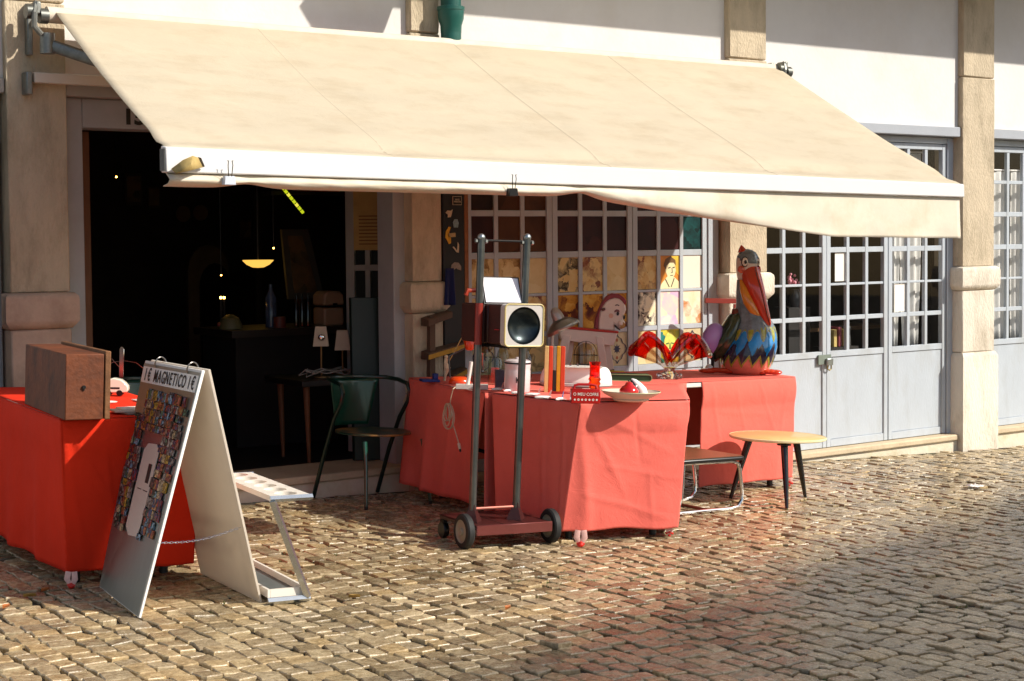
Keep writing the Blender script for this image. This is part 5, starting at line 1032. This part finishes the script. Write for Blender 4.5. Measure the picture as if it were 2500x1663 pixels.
# model aeroplanes in a row at the table edge
apm=mk('aeroplane white','#ece8e4',.3,var=.03); 
def plane(px,py,L_,lab,rz):
    p=sh(px,py,TT+.004); k=kpx(p); t=thing('model_aeroplane',lab,'model aeroplane',p,rz,'model aeroplanes lined up on the table edge'); l=L_*k
    MB().tube([(-l*.5,0,.006),(-l*.42,0,.006),(-l*.2,0,.007),(l*.3,0,.007),(l*.5,0,.009)],[.001,.006,.008,.0075,.002],10).build('fuselage',apm,t)
    for s in (-1,1): MB().prism([(-l*.08,0),(l*.10,0),(l*.26,s*l*.42),(l*.18,s*l*.42)],.004,.006,ax='z').build('wing',apm,t); MB().prism([(l*.36,0),(l*.46,0),(l*.5,s*l*.16),(l*.45,s*l*.16)],.009,.0105,ax='z').build('tailplane',apm,t); MB().tube([(l*.0,s*l*.16,.002),(l*.10,s*l*.16,.002)],.0025,6).build('engine',mk('engine grey','#7d8086',.4),t)
    MB().prism([(l*.30,.010),(l*.46,.010),(l*.54,.045),(l*.47,.045)],-.0008,.0008).build('tail_fin',mk('fin '+('blue' if rz>-10 else 'red'),'#5b6f9a' if rz>-10 else '#c98f86',.4),t)
for i,(px,py,L_,rz,lab) in enumerate(((1214,953,30,-25,'white model aeroplane nearest the canister foot, far left of the row'),(1240,957,26,-5,'small grey tailed model aeroplane second in the row behind the post'),(1262,962,30,-28,'white model aeroplane just right of the trolley post'),(1300,966,38,-30,'white model aeroplane with tall tail in front of the striped block'),(1325,973,42,-24,'larger white model aeroplane nearest the cloth edge'),(1366,977,34,20,'blue tailed model aeroplane beside the money box'))): plane(px,py,L_,lab,rz)
p=sh(1372,962,TT); t=thing('red_case','flat red case lying behind the money box','case',p,-32); MB().box(-26*k,-.03,0,24*k,.03,.012).build('case_body',mk('case red','#9c1a18',.4),t,bevel=.003)
# ---------------------------------------------------------------- round stool, low seat
t=thing('round_table','low round table with pale yellow top and three splayed black legs','side table',(7.07,-1.42,0)); yt=mk('pale yellow laminate','#dfc27c',.3,var=.05,scale=5,coat=.2)
MB().lathe([(.0001,.382),(.20,.384),(.285,.392),(.305,.40),(.306,.408),(.30,.412),(.0001,.412)],56).build('top',yt,t,ang=40); MB().lathe([(.300,.394),(.308,.399),(.308,.409),(.303,.4125),(.300,.394)],56,cap=False).build('edge_band',mk('cream edging','#e8dbab',.4),t)
ft=[sh(1921,1241,0),sh(1966,1214,0),sh(1783,1218,0)]
for f in ft:
    f=f-Vector((7.07,-1.42,0)); tp=Vector((f.x*.62,f.y*.62,.383)); MB().tube([tp,tp.lerp(f,.6),tp.lerp(f,.97),f],[.024,.018,.011,.010],14).build('leg',mk('black lacquer leg','#101010',.25,coat=.3),t); MB().lathe([(.045,.374),(.045,.3815)],16,(tp.x,tp.y,0)).build('leg_plate',black,t)
t=thing('low_seat','low black edged wooden seat on bent chrome tube legs behind the front coral cloth','seat',(0,0,0))
s0=sy(1822,1112,-1.66); hs=s0.z; sx0=5.98
MB().prism(rrect(sx0,-1.665,s0.x,-1.12,.04),hs-.028,hs-.004,ax='z').build('frame_edge',black,t,bevel=.008,seg=2); MB().prism(rrect(sx0+.01,-1.655,s0.x-.01,-1.13,.035),hs-.0038,hs,ax='z').build('seat_top',mk('brown veneer','#6d4830',.4,var=.15,stretch=(1,8,1)),t)
g0,g1=sh(1665,1259,.012),sh(1780,1246,.012)
for yy,lab in ((-1.62,0),(-1.2,1)): MB().tube([(sx0+.05,yy,hs-.03),(s0.x-.08,yy,hs-.036),(s0.x-.03,yy,hs-.05),(s0.x-.012,yy,hs-.09),(s0.x+.01,yy,.12),(s0.x+.012,yy,.06),(s0.x-.02,yy,.022),(s0.x-.08,yy,.012),(sx0+.02,yy,.012)],.0115,10).build('tube_leg',chrome,t)
MB().tube([(sx0+.12,-1.62,hs-.03),(sx0+.11,-1.62,.1),(sx0+.08,-1.62,.03),(sx0+.02,-1.62,.014)],.011,10).build('tube_leg',chrome,t); MB().cyl((s0.x-.25,-1.62,.013),(s0.x-.25,-1.2,.013),.010,8).build('stretcher',mk('reddish stretcher','#8d5a48',.4,.4),t)
# ---------------------------------------------------------------- step ladder behind the stall
p=(5.2,-.20,0); t=thing('step_ladder','old wooden step ladder with yellow edged treads leaning on the stone pilaster','step ladder',(0,0,0)); wd=mk('old wood','#5a4636',.8,var=.2,scale=6,stretch=(1,6,1)); yw=mk('yellow tread edge','#b58a24',.6,var=.15,scale=40)
for px0,py0,px1,py1,m_ in ((1046,790,1104,768,wd),(1046,872,1140,843,yw),(1108,924,1140,906,yw)):
    a=sy(px0,py0,-.14); b=sy(px1,py1,-.09); MB().hexa([a+Vector((0,0,-.02)),b+Vector((0,0,-.02)),b+Vector((.02,.14,-.02)),a+Vector((.02,.12,-.02))],[a+Vector((0,0,.02)),b+Vector((0,0,.02)),b+Vector((.02,.14,.03)),a+Vector((.02,.12,.03))]).build('tread',wd,t); MB().hexa([a+Vector((0,-.004,-.018)),b+Vector((0,-.004,-.018)),b+Vector((0,-.001,-.018)),a+Vector((0,-.001,-.018))],[a+Vector((0,-.004,.012)),b+Vector((0,-.004,.012)),b+Vector((0,-.001,.012)),a+Vector((0,-.001,.012))]).build('tread_edge',m_,t)
a=sy(1052,780,-.06); MB().hexa([(a.x-.02,-.13,0),(a.x+.02,-.13,0),(a.x+.02,-.07,0),(a.x-.02,-.07,0)],[(a.x-.02,-.08,1.12),(a.x+.02,-.08,1.12),(a.x+.02,-.045,1.12),(a.x-.02,-.045,1.12)]).build('side_rail',wd,t)
t=thing('blue_cloth','dark blue fabric hanging on the black pipe casing','cloth',(0,0,0)); q=[sy(1088,655,-.05),sy(1108,655,-.05),sy(1112,745,-.05),sy(1084,745,-.05)]
MB().grid(lambda u,v:q[0].lerp(q[1],u).lerp(q[3].lerp(q[2],u),v)+Vector((0,-.012*math.sin(u*9)*v,0)),12,10).build('cloth_sheet',cloth('blue cloth','#161f4a'),t,solid=.003)
# ---------------------------------------------------------------- inside the open shop
def inn(px,py,y): return wl(px,py,y)
warm='#ffb648'
FZ=-.055
p=inn(630,640,2.4); t=thing('pendant_lamp','glowing yellow dish pendant lamp inside the dark shop','pendant lamp',p,street=False); k=kpx(p,False)
MB().lathe([(.0001,-14*k),(14*k,-13*k),(28*k,-6*k),(38*k,4*k),(37*k,5*k),(.0001,5.5*k)],28).build('dish',glow('lamp dish glow','#e6b24e',1.1),t,ang=60); MB().cyl((0,0,5.5*k),(0,0,2.6-p.z),.006,6).build('cord',black,t)
def bulb(px,py,y,r,lab,st=6,stand=True,zt=.7):
    p=inn(px,py,y); t=thing('lit_bulb',lab,'light bulb',(p.x,p.y,FZ if stand else p.z),street=False,group='small lit bulbs in the dark shop'); k=kpx(p,False); h=p.z-(FZ if stand else p.z)
    MB().ball((0,0,h),r*k,10).build('bulb',glow('bulb glow',warm,st*4),t)
    if stand: MB().cyl((0,0,0),(0,0,h-r*k*.8),.012,8).build('stem',iron,t); MB().lathe([(.0001,0),(.09,0),(.09,.02),(.0001,.03)],14).build('foot',iron,t)
    else: MB().cyl((0,0,r*k*.8),(0,0,2.6-p.z),.004,6).build('cord',black,t)
bulb(284,432,2.2,2.2,'tiny warm bulb hanging near the left of the doorway',5,False); bulb(539,727,1.9,3.2,'warm candle shaped bulb low in the middle of the shop',9); bulb(547,727,1.95,3.2,'second candle shaped bulb just right of the first',9); bulb(540,672,2.1,1.8,'pinpoint bulb above the candle bulbs',7,False); bulb(668,606,2.6,2.0,'reddish pinpoint bulb above the pendant dish',5,False)
# caged bulb under the awning
p=wl(445,437,-1.55); t=thing('cage_lantern','small wire cage lantern glowing under the rolled valance','lantern',p,street=False); k=kpx(p,False)
for i in range(8):
    a=i*math.pi/4; MB().tube([(17*k*math.cos(a)*s,17*k*math.sin(a)*s,z*k) for s,z in ((.5,14),(1,4),(.8,-6),(.15,-13))],.0018,5).build('cage_wire',mk('cage brass','#9a7434',.4,.7),t)
MB().ball((0,0,0),8*k,10).build('bulb',glow('cage glow','#c98a2e',.8),t); MB().cyl((0,0,10*k),(0,0,.22),.004,6).build('cord',black,t)
# yellow green light string
t=thing('light_string','yellow green string of lights slanting across the dark shop','string light',(0,0,0),street=False); a,b=inn(681,447,2.8),inn(741,521,2.8)
for i in range(9):
    c=a.lerp(b,(i+.5)/9); d_=(b-a)/9*.36; MB().tube([c-d_,c+d_],.014,6).build('light_bead',glow('bead '+('a' if i%3 else 'b'),'#b8c41e' if i%3 else '#e2d94a',.85),t)
MB().tube([a,b],.006,6).build('wire',black,t)
# inner folded door leaf with a framed notice
t=thing('inner_door','pale grey glazed door leaf folded back inside the doorway','door',(0,0,0),street=False); Xd0,Xd1=inn(853,600,.75).x,inn(956,600,.62).x
A_,B_=Vector((Xd0,.78,0)),Vector((Xd1,.50,0)); u_=(B_-A_); W_=u_.length; u_.normalize(); nn=Vector((u_.y,-u_.x,0)); nn=nn if nn.y<0 else -nn
def dbox(a,z0,b,z1,d0,d1): return [A_+u_*x+nn*d+Vector((0,0,z)) for z in (z0,z1) for x,d in ((a,d0),(b,d0),(b,d1),(a,d1))]
gd=mk('inner door paint','#8a8a84',.6,var=.05)
m=MB()
for a,z0,b,z1 in ((0,-.04,.06,2.04),(W_-.06,-.04,W_,2.04),(.061,1.95,W_-.061,2.04),(.061,.46,W_-.061,.52),(.061,-.04,W_-.061,.06),(.061,1.19,W_-.061,1.23),(W_*.36,.521,W_*.36+.035,1.949),(W_*.64,.521,W_*.64+.035,1.949)): q=dbox(a,z0,b,z1,0,.035); m.hexa(q[:4],q[4:])
m.build('leaf_frame',gd,t,bevel=.002)
q=dbox(.061,.061,W_-.061,.459,.008,.028); m=MB(); m.hexa(q[:4],q[4:]); m.build('lower_panel',gd,t)
q=dbox(.05,.5,W_-.05,1.95,.014,.018); m=MB(); m.hexa(q[:4],q[4:]); m.build('glass_pane',glassm,t)
z0,z1=inn(900,611,.6).z,inn(900,440,.6).z
q=dbox(W_*.16,z0,W_*.80,z1,.036,.042); m=MB(); m.hexa(q[:4],q[4:]); post_=tag(m.build('poster',mk('aged paper','#a5884e',.8,var=.12,scale=8),None),'tall aged yellow paper notice on the inner door leaf','poster')
for zz in (.30,.42,.50): pass
for i in range(9):
    zz=z0+(z1-z0)*(.08+.05*i); q=dbox(W_*.26,zz,W_*(.70-.03*(i%3)),zz+.008,.0425,.0432); m=MB(); m.hexa(q[:4],q[4:]); o=m.build('printed_line',mk('faded print','#6b4a22',.8),post_)
# green panel leaning behind the chair
a=inn(850,727,.42); b=inn(997,727,.26); c=inn(975,925,.26)
t=thing('leaning_board','dark green painted panel leaning behind the metal armchair','panel',(0,0,0),street=False); MB().hexa([(a.x,.36,FZ+.01),(b.x-.04,.24,FZ+.01),(b.x-.04,.27,FZ+.01),(a.x,.39,FZ+.01)],[(a.x+.02,.42,a.z),(b.x,.30,b.z),(b.x,.33,b.z),(a.x+.02,.45,a.z)]).build('panel_sheet',mk('panel green','#041a14',.4,var=.2),t,bevel=.003)
# side table with two square shaded lamps
t=thing('side_table','small dark table with tapered brown legs inside the doorway','table',(0,0,0),street=False); l0,l1=inn(735,925,.62),inn(935,925,.55); zt=l0.z
tw=mk('brown wood','#6a4326',.6,var=.2,stretch=(6,6,1)); MB().box(l0.x-.08,.45,zt-.04,l1.x+.05,1.0,zt).build('top',mk('dark top','#1d1815',.4),t,bevel=.004)
for x in (l0.x,l1.x):
    for y in (.55,.92): MB().tube([(x,y,zt-.041),(x+.01,y-.01,FZ)],[.022,.012],10).build('leg',tw,t)
shd=mk('parchment shade','#b9ab98',.7,var=.06)
for px0,px1,y0,y1,lab,tl in ((764,803,797,845,'small lamp with tilted square shade showing its bulb, left of the pair',18),(817,855,808,853,'small lamp with upright square shade, right of the pair',0)):
    c=inn((px0+px1)/2,(y0+y1)/2,.62); k=kpx(c,False); t=thing('table_lamp',lab,'table lamp',(c.x,c.y,zt+.001),-30,group='pair of square shaded table lamps',street=False); hz=c.z-zt; w0,w1=13*k,19*k; hh=24*k
    MB().hexa([(-w1,-w1,hz-hh),(w1,-w1,hz-hh),(w1,w1,hz-hh),(-w1,w1,hz-hh)],[(-w0,-w0,hz+hh),(w0,-w0,hz+hh),(w0,w0,hz+hh),(-w0,w0,hz+hh)]).build('shade',shd,t)
    MB().cyl((0,0,.012),(0,0,hz-hh),.006,8).build('stem',mk('brass stem','#8a6a44',.4,.7),t); MB().lathe([(.0001,0),(.05,0),(.05,.008),(.0001,.012)],18).build('foot',mk('brass stem','#8a6a44',.4,.7),t)
    if tl: MB().ball((2*k,-w1-.004,hz-2*k),8*k,10,(1,.4,1)).build('bulb',chrome,t)
rg=random.Random(2); t=thing('cable','tangle of pale flex on the side table between the two lamps','cable',(inn(800,905,.6).x,.6,zt+.004),street=False)
MB().tube([(.17*math.cos(i*.9)+rg.uniform(-.04,.04),.07*math.sin(i*1.3),.006+.05*abs(math.sin(i*1.7))) for i in range(26)],.004,6).build('flex',mk('pale flex','#8d877f',.5),t)
# shop counter and wares
t=thing('shop_counter','long dark counter across the back of the shop','counter',(0,0,0),street=False); c0_,c1_=inn(500,795,1.9),inn(835,795,1.5); zc=c0_.z-.02
MB().box(c0_.x,1.45,zc-.05,c1_.x,2.1,zc).build('top',mk('counter wood','#2a1f18',.5,var=.2),t); MB().box(c0_.x+.05,1.5,FZ,c1_.x-.05,2.05,zc-.051).build('body',mk('counter dark','#171310',.8),t)
def ware(name,lab,cat,px,py,y,fn,mat):
    p=inn(px,py,y); t=thing(name,lab,cat,(p.x,p.y,zc+.001),street=False); k=kpx(p,False); fn(t,k,mat); return t
ware('bread_bin','cream enamel bread bin on the counter in the dark shop','bread bin',802,775,1.6,lambda t,k,m:(MB().box(-28*k,-.09,0,28*k,.09,45*k).build('bin',m,t,bevel=.02,seg=3),MB().box(-30*k,-.095,45.5*k,30*k,.095,49*k).build('band',black,t),MB().prism([(-29*k,49.5*k),(29*k,49.5*k),(27*k,74*k),(18*k,84*k),(-18*k,84*k),(-27*k,74*k)],-.09,.09).build('lid',m,t,bevel=.015,seg=2),MB().box(-4*k,-.105,50*k,6*k,-.091,55*k).build('latch',black,t)),mk('bin enamel','#b08e70',.4,var=.1))
ware('scale_dome','olive rounded scale with a dial on the counter','scale',562,780,1.7,lambda t,k,m:(MB().lathe([(.0001,0),(30*k,0),(30*k,8*k),(22*k,26*k),(8*k,34*k),(.0001,35*k)],22).build('dome',m,t),MB().ball((-30*k,0,12*k),5*k,8).build('knob',mk('knob red','#8c3a30',.4),t)),mk('olive enamel','#6b6440',.5,var=.1))
ware('blue_bottle','pale blue glass bottle on the counter','bottle',662,780,1.7,lambda t,k,m:MB().lathe([(.0001,0),(14*k,0),(14*k,70*k),(5*k,90*k),(5*k,105*k),(.0001,105*k)],16).build('glass',m,t),mk('blue glaze','#4a5670',.15,var=.4,scale=9))
ware('red_tin','faded red tin on the counter','tin',683,785,1.6,lambda t,k,m:MB().lathe([(.0001,0),(15*k,0),(15*k,26*k),(.0001,26*k)],16).build('tin',m,t),mk('faded red','#6b2f26',.5,var=.2))
ware('glass_rack','row of thin glass bottles catching the light on the counter','bottle row',742,785,1.6,lambda t,k,m:[MB().lathe([(.0001,0),(6*k,0),(6*k,50*k),(2*k,62*k),(2*k,80*k)],10,((-20+i*16)*k,0,0)).build('bottle',m,t) for i in range(3)],sheetglass('dim glass','#8c8878',1.5,.05))
for px,py,lab in ((505,520,'brown wall plate left of the pair on the back wall of the shop'),(548,517,'brown wall plate right of the pair on the back wall of the shop')):
    p=inn(px,py,4.6); t=thing('wall_plate',lab,'wall plate',(p.x,5.14,p.z),street=False,group='pair of wall plates'); k=kpx(p,False); MB().lathe([(.0001,0),(12*k,0),(20*k,4*k),(20*k,5*k),(.0001,2*k)],24,R=Matrix.Rotation(math.pi/2,3,'X')).build('plate_disc',mk('brown glaze','#8a6a48',.3),t)
for px,py,w_,h_,lab in ((350,460,22,40,'dim framed picture high on the left of the back wall'),(400,480,16,26,'small dim framed picture beside the larger one on the back wall'),(625,560,18,24,'dim portrait picture above the pendant lamp on the back wall')):
    p=inn(px,py,4.9); t=thing('picture',lab,'picture',(p.x,5.16,p.z),street=False,group='dim pictures on the back wall'); k=kpx(p,False); MB().box(-w_*k,-.03,-h_*k,w_*k,.0,h_*k).build('frame',mk('frame brown','#4a3422',.5),t); MB().box(-w_*k*.8,-.034,-h_*k*.8,w_*k*.8,-.0305,h_*k*.8).build('print',art('dim print','#1a1512 #6a5a42 #8a6a4a #3a3a2a'.split(),6,3,14),t)
# framed pictures leaning at the back
t=thing('mirror','arched gilt mirror leaning at the back of the shop','mirror',(0,0,0),street=False); a,b=inn(455,760,3.6),inn(552,598,3.6)
pts=[(a.x,a.z-.9),(b.x,a.z-.9),(b.x,b.z-.2)]+[((a.x+b.x)/2+(b.x-a.x)/2*math.cos(x),b.z-.2+.2*math.sin(x)) for x in [i*math.pi/8 for i in range(1,8)]]+[(a.x,b.z-.2)]
MB().prism(pts,3.55,3.60).build('frame',mk('dull gilt','#453620',.6,var=.2),t); MB().prism([((x-(a.x+b.x)/2)*.74+(a.x+b.x)/2+.05,z-.15) for x,z in pts],3.53,3.549).build('mirror_glass',mk('dark mirror','#14130f',.1,.5),t)
t=thing('picture','framed white poster leaning on an easel in the dark shop','picture',(0,0,0),street=False); a,b=inn(690,730,2.4),inn(775,560,2.4)
MB().hexa([(a.x,2.3,a.z),(b.x,2.3,a.z),(b.x,2.33,a.z),(a.x,2.33,a.z)],[(a.x,2.4,b.z),(b.x-.08,2.4,b.z),(b.x-.08,2.43,b.z),(a.x,2.43,b.z)]).build('frame',mk('frame dim','#5a544a',.6),t); MB().hexa([(a.x+.05,2.292,a.z+.05),(b.x-.06,2.292,a.z+.05),(b.x-.06,2.298,a.z+.05),(a.x+.05,2.298,a.z+.05)],[(a.x+.05,2.39,b.z-.05),(b.x-.14,2.39,b.z-.05),(b.x-.14,2.396,b.z-.05),(a.x+.05,2.396,b.z-.05)]).build('print',art('dim print',['#1a1512','#3a2a22','#5a3a30','#2a2a20'],8,3,14),t)
MB().box((a.x+b.x)/2-.02,2.42,FZ,(a.x+b.x)/2+.02,2.46,a.z).build('easel_post',tw,t)
t=thing('wooden_post','narrow brown timber post just inside the left door jamb','post',(inn(211,600,.34).x,.34,0),street=False); MB().box(-.02,-.02,FZ,.02,.02,2.04).build('post_shaft',tw,t)
t=thing('storage_box','orange box on a high shelf at the back of the shop','box',(0,0,0),street=False); a,b=inn(762,468,3.0),inn(830,440,3.0); MB().box(a.x,3.0,a.z,b.x,3.3,b.z+.1).build('box',mk('orange box','#a8481e',.6,var=.2),t); MB().box(a.x-.4,2.95,a.z-.03,b.x+.3,3.35,a.z-.002).build('shelf',mk('dark shelf','#2a2019',.7),t); MB().box(a.x-.35,3.34,FZ,a.x-.31,3.38,a.z-.031).build('upright',mk('dark shelf','#2a2019',.7),t)
# ---------------------------------------------------------------- behind the pale doors: curtains and furniture
cw=cloth('white voile','#efeeea',.03,transl=.3,bump=.05)
def curtain(x0,x1,z0,z1,lab,y=.30,gather=0,n=5):
    t=thing('curtain',lab,'curtain',((x0+x1)/2,y,0),street=False,group='white voile curtains behind the doors'); w_=(x1-x0)/2
    def fn(u,v):
        g=1-gather*math.sin(math.pi*min(1,v*1.0))**2*.0-gather*max(0,v-.35)**1.2
        return ((u*2-1)*w_*g,.013*math.sin(u*n*6.283+.6*math.sin(v*3)),z1+(z0-z1)*v)
    MB().grid(fn,int(n*14),14).build('curtain_cloth',cw,t,solid=.002); MB().cyl((-w_-.03,0,z1+.012),(w_+.03,0,z1+.012),.008,8).build('rod',white,t)
curtain(9.94,10.16,.46,2.08,'white gathered curtain left of the pair in the far pale door',.24,.35,2.5); curtain(10.18,10.44,.46,2.08,'white gathered curtain right of the pair in the far pale door',.25,.45,2.5)
curtain(11.22,11.62,.45,1.95,'sheer white curtain behind the panes at the right edge',.26,0,4); curtain(11.66,12.1,.45,1.95,'second sheer white curtain past the right edge',.26,0,6)
t=thing('flowers','bunch of small pink flowers behind a pane beside the pelican','flowers',(wl(1941,690,.3).x,.30,0),street=False); zf=wl(1941,688,.3).z
rg=random.Random(8); fm=mk('pink petals','#d88a9a',.6,var=.2); m=MB(); 
for i in range(16): m.ball((rg.uniform(-.07,.06),rg.uniform(-.02,.02),zf+rg.uniform(-.03,.06)),rg.uniform(.010,.018),6)
m.build('blossoms',fm,t); 
m=MB(); m.tube([(0,0,zf-.19),(0,0,zf-.1),(0,0,zf-.03)],.006,6); m.build('stems',mk('stems','#3a4a2a',.7),t); MB().lathe([(.0001,zf-.20),(.04,zf-.20),(.05,zf-.14),(.03,zf-.06),(.0001,zf-.06)],16).build('vase',mk('vase dark','#2a2c30',.3),t); MB().box(-.12,-.05,-.29,.12,.12,zf-.201).build('pedestal',mk('pedestal dark','#14110f',.7),t)
t=thing('dining_table','wooden table inside behind the pale doors','table',(0,0,0),street=False); a,b=wl(1905,800,1.2),wl(2110,785,1.2)
MB().box(a.x,.9,a.z-.03,b.x+.3,1.7,a.z).build('top',mk('light wood','#7a5a38',.5,var=.15),t)
for x in (a.x+.05,b.x+.25):
    for y in (.95,1.65): MB().box(x-.025,y-.025,-.30,x+.025,y+.025,a.z-.031).build('leg',mk('light wood','#7a5a38',.5,var=.15),t)
cols_=['#c9b06a','#7a2f3a','#b5a05a','#3a3a3a']; zb_=wl(2045,845,.33).z
t=thing('shelf','low shelf inside behind the padlocked pale door','shelf',(0,0,0),street=False); xb=wl(2045,850,.33).x; MB().box(xb-.16,.25,-.30,xb+.16,.45,zb_-.002).build('cabinet',mk('shelf dark','#1f1a16',.7),t)
for i,c in enumerate(cols_):
    t=thing('book',('yellow book','dark red book','olive book','black book')[i]+' standing on the low shelf behind the padlocked door','book',(xb-.09+i*.055,.30,zb_),street=False,group='books behind the pale door'); MB().box(-.018,-.03,0,.018,.08,.14+.02*(i%2)).build('book_block',mk('book '+c,c,.6),t,bevel=.002)
q=wl(2018,880,.09); t=thing('padlock','steel padlock on the hasp between the pale doors','padlock',(q.x+.03,.088,q.z-.02),street=False); MB().box(-.035,-.012,-.02,.035,.012,.035).build('lock_body',steel,t,bevel=.006,seg=2); MB().tube([(-.02,0,-.02),(-.02,0,-.05),(.0,0,-.06),(.02,0,-.05),(.02,0,-.02)],.006,8).build('shackle',mk('brassy shackle','#8a7a50',.35,.8),t)
# ---------------------------------------------------------------- scraps on the ground
p=sh(2382,1190,.006); t=thing('litter','crumpled white paper scrap on the setts by the right edge','paper scrap',p); rg=random.Random(3)
MB().grid(lambda u,v:((u-.5)*.13,(v-.5)*.09,.012+.02*noise.noise((u*6,v*6,1))),8,6).build('paper',mk('scrap paper','#e8e2dc',.7),t,ang=10)
for i,(px,py) in enumerate(((110,1446),(72,1460),(15,1487),(865,1462),(1240,1490))):
    p=sh(px,py,.007); t=thing('fallen_leaf',('small orange dry leaf near the left ribbon weight','second orange dry leaf just left of the first','curled ochre leaf at the left edge','tiny ochre leaf right of the umbrella stand foot','brown leaf in front of the trolley')[i],'leaf',p,rng.uniform(0,360),'dry leaves on the setts')
    MB().grid(lambda u,v:((u-.5)*.05,(v-.5)*.026*math.sin(math.pi*min(1,max(.05,u))),.006+.012*(v-.5)**2*4),6,4).build('leaf_blade',mk('dry leaf '+str(i%2),('#a8602a','#8a6a2a')[i%2],.7,var=.2),t)
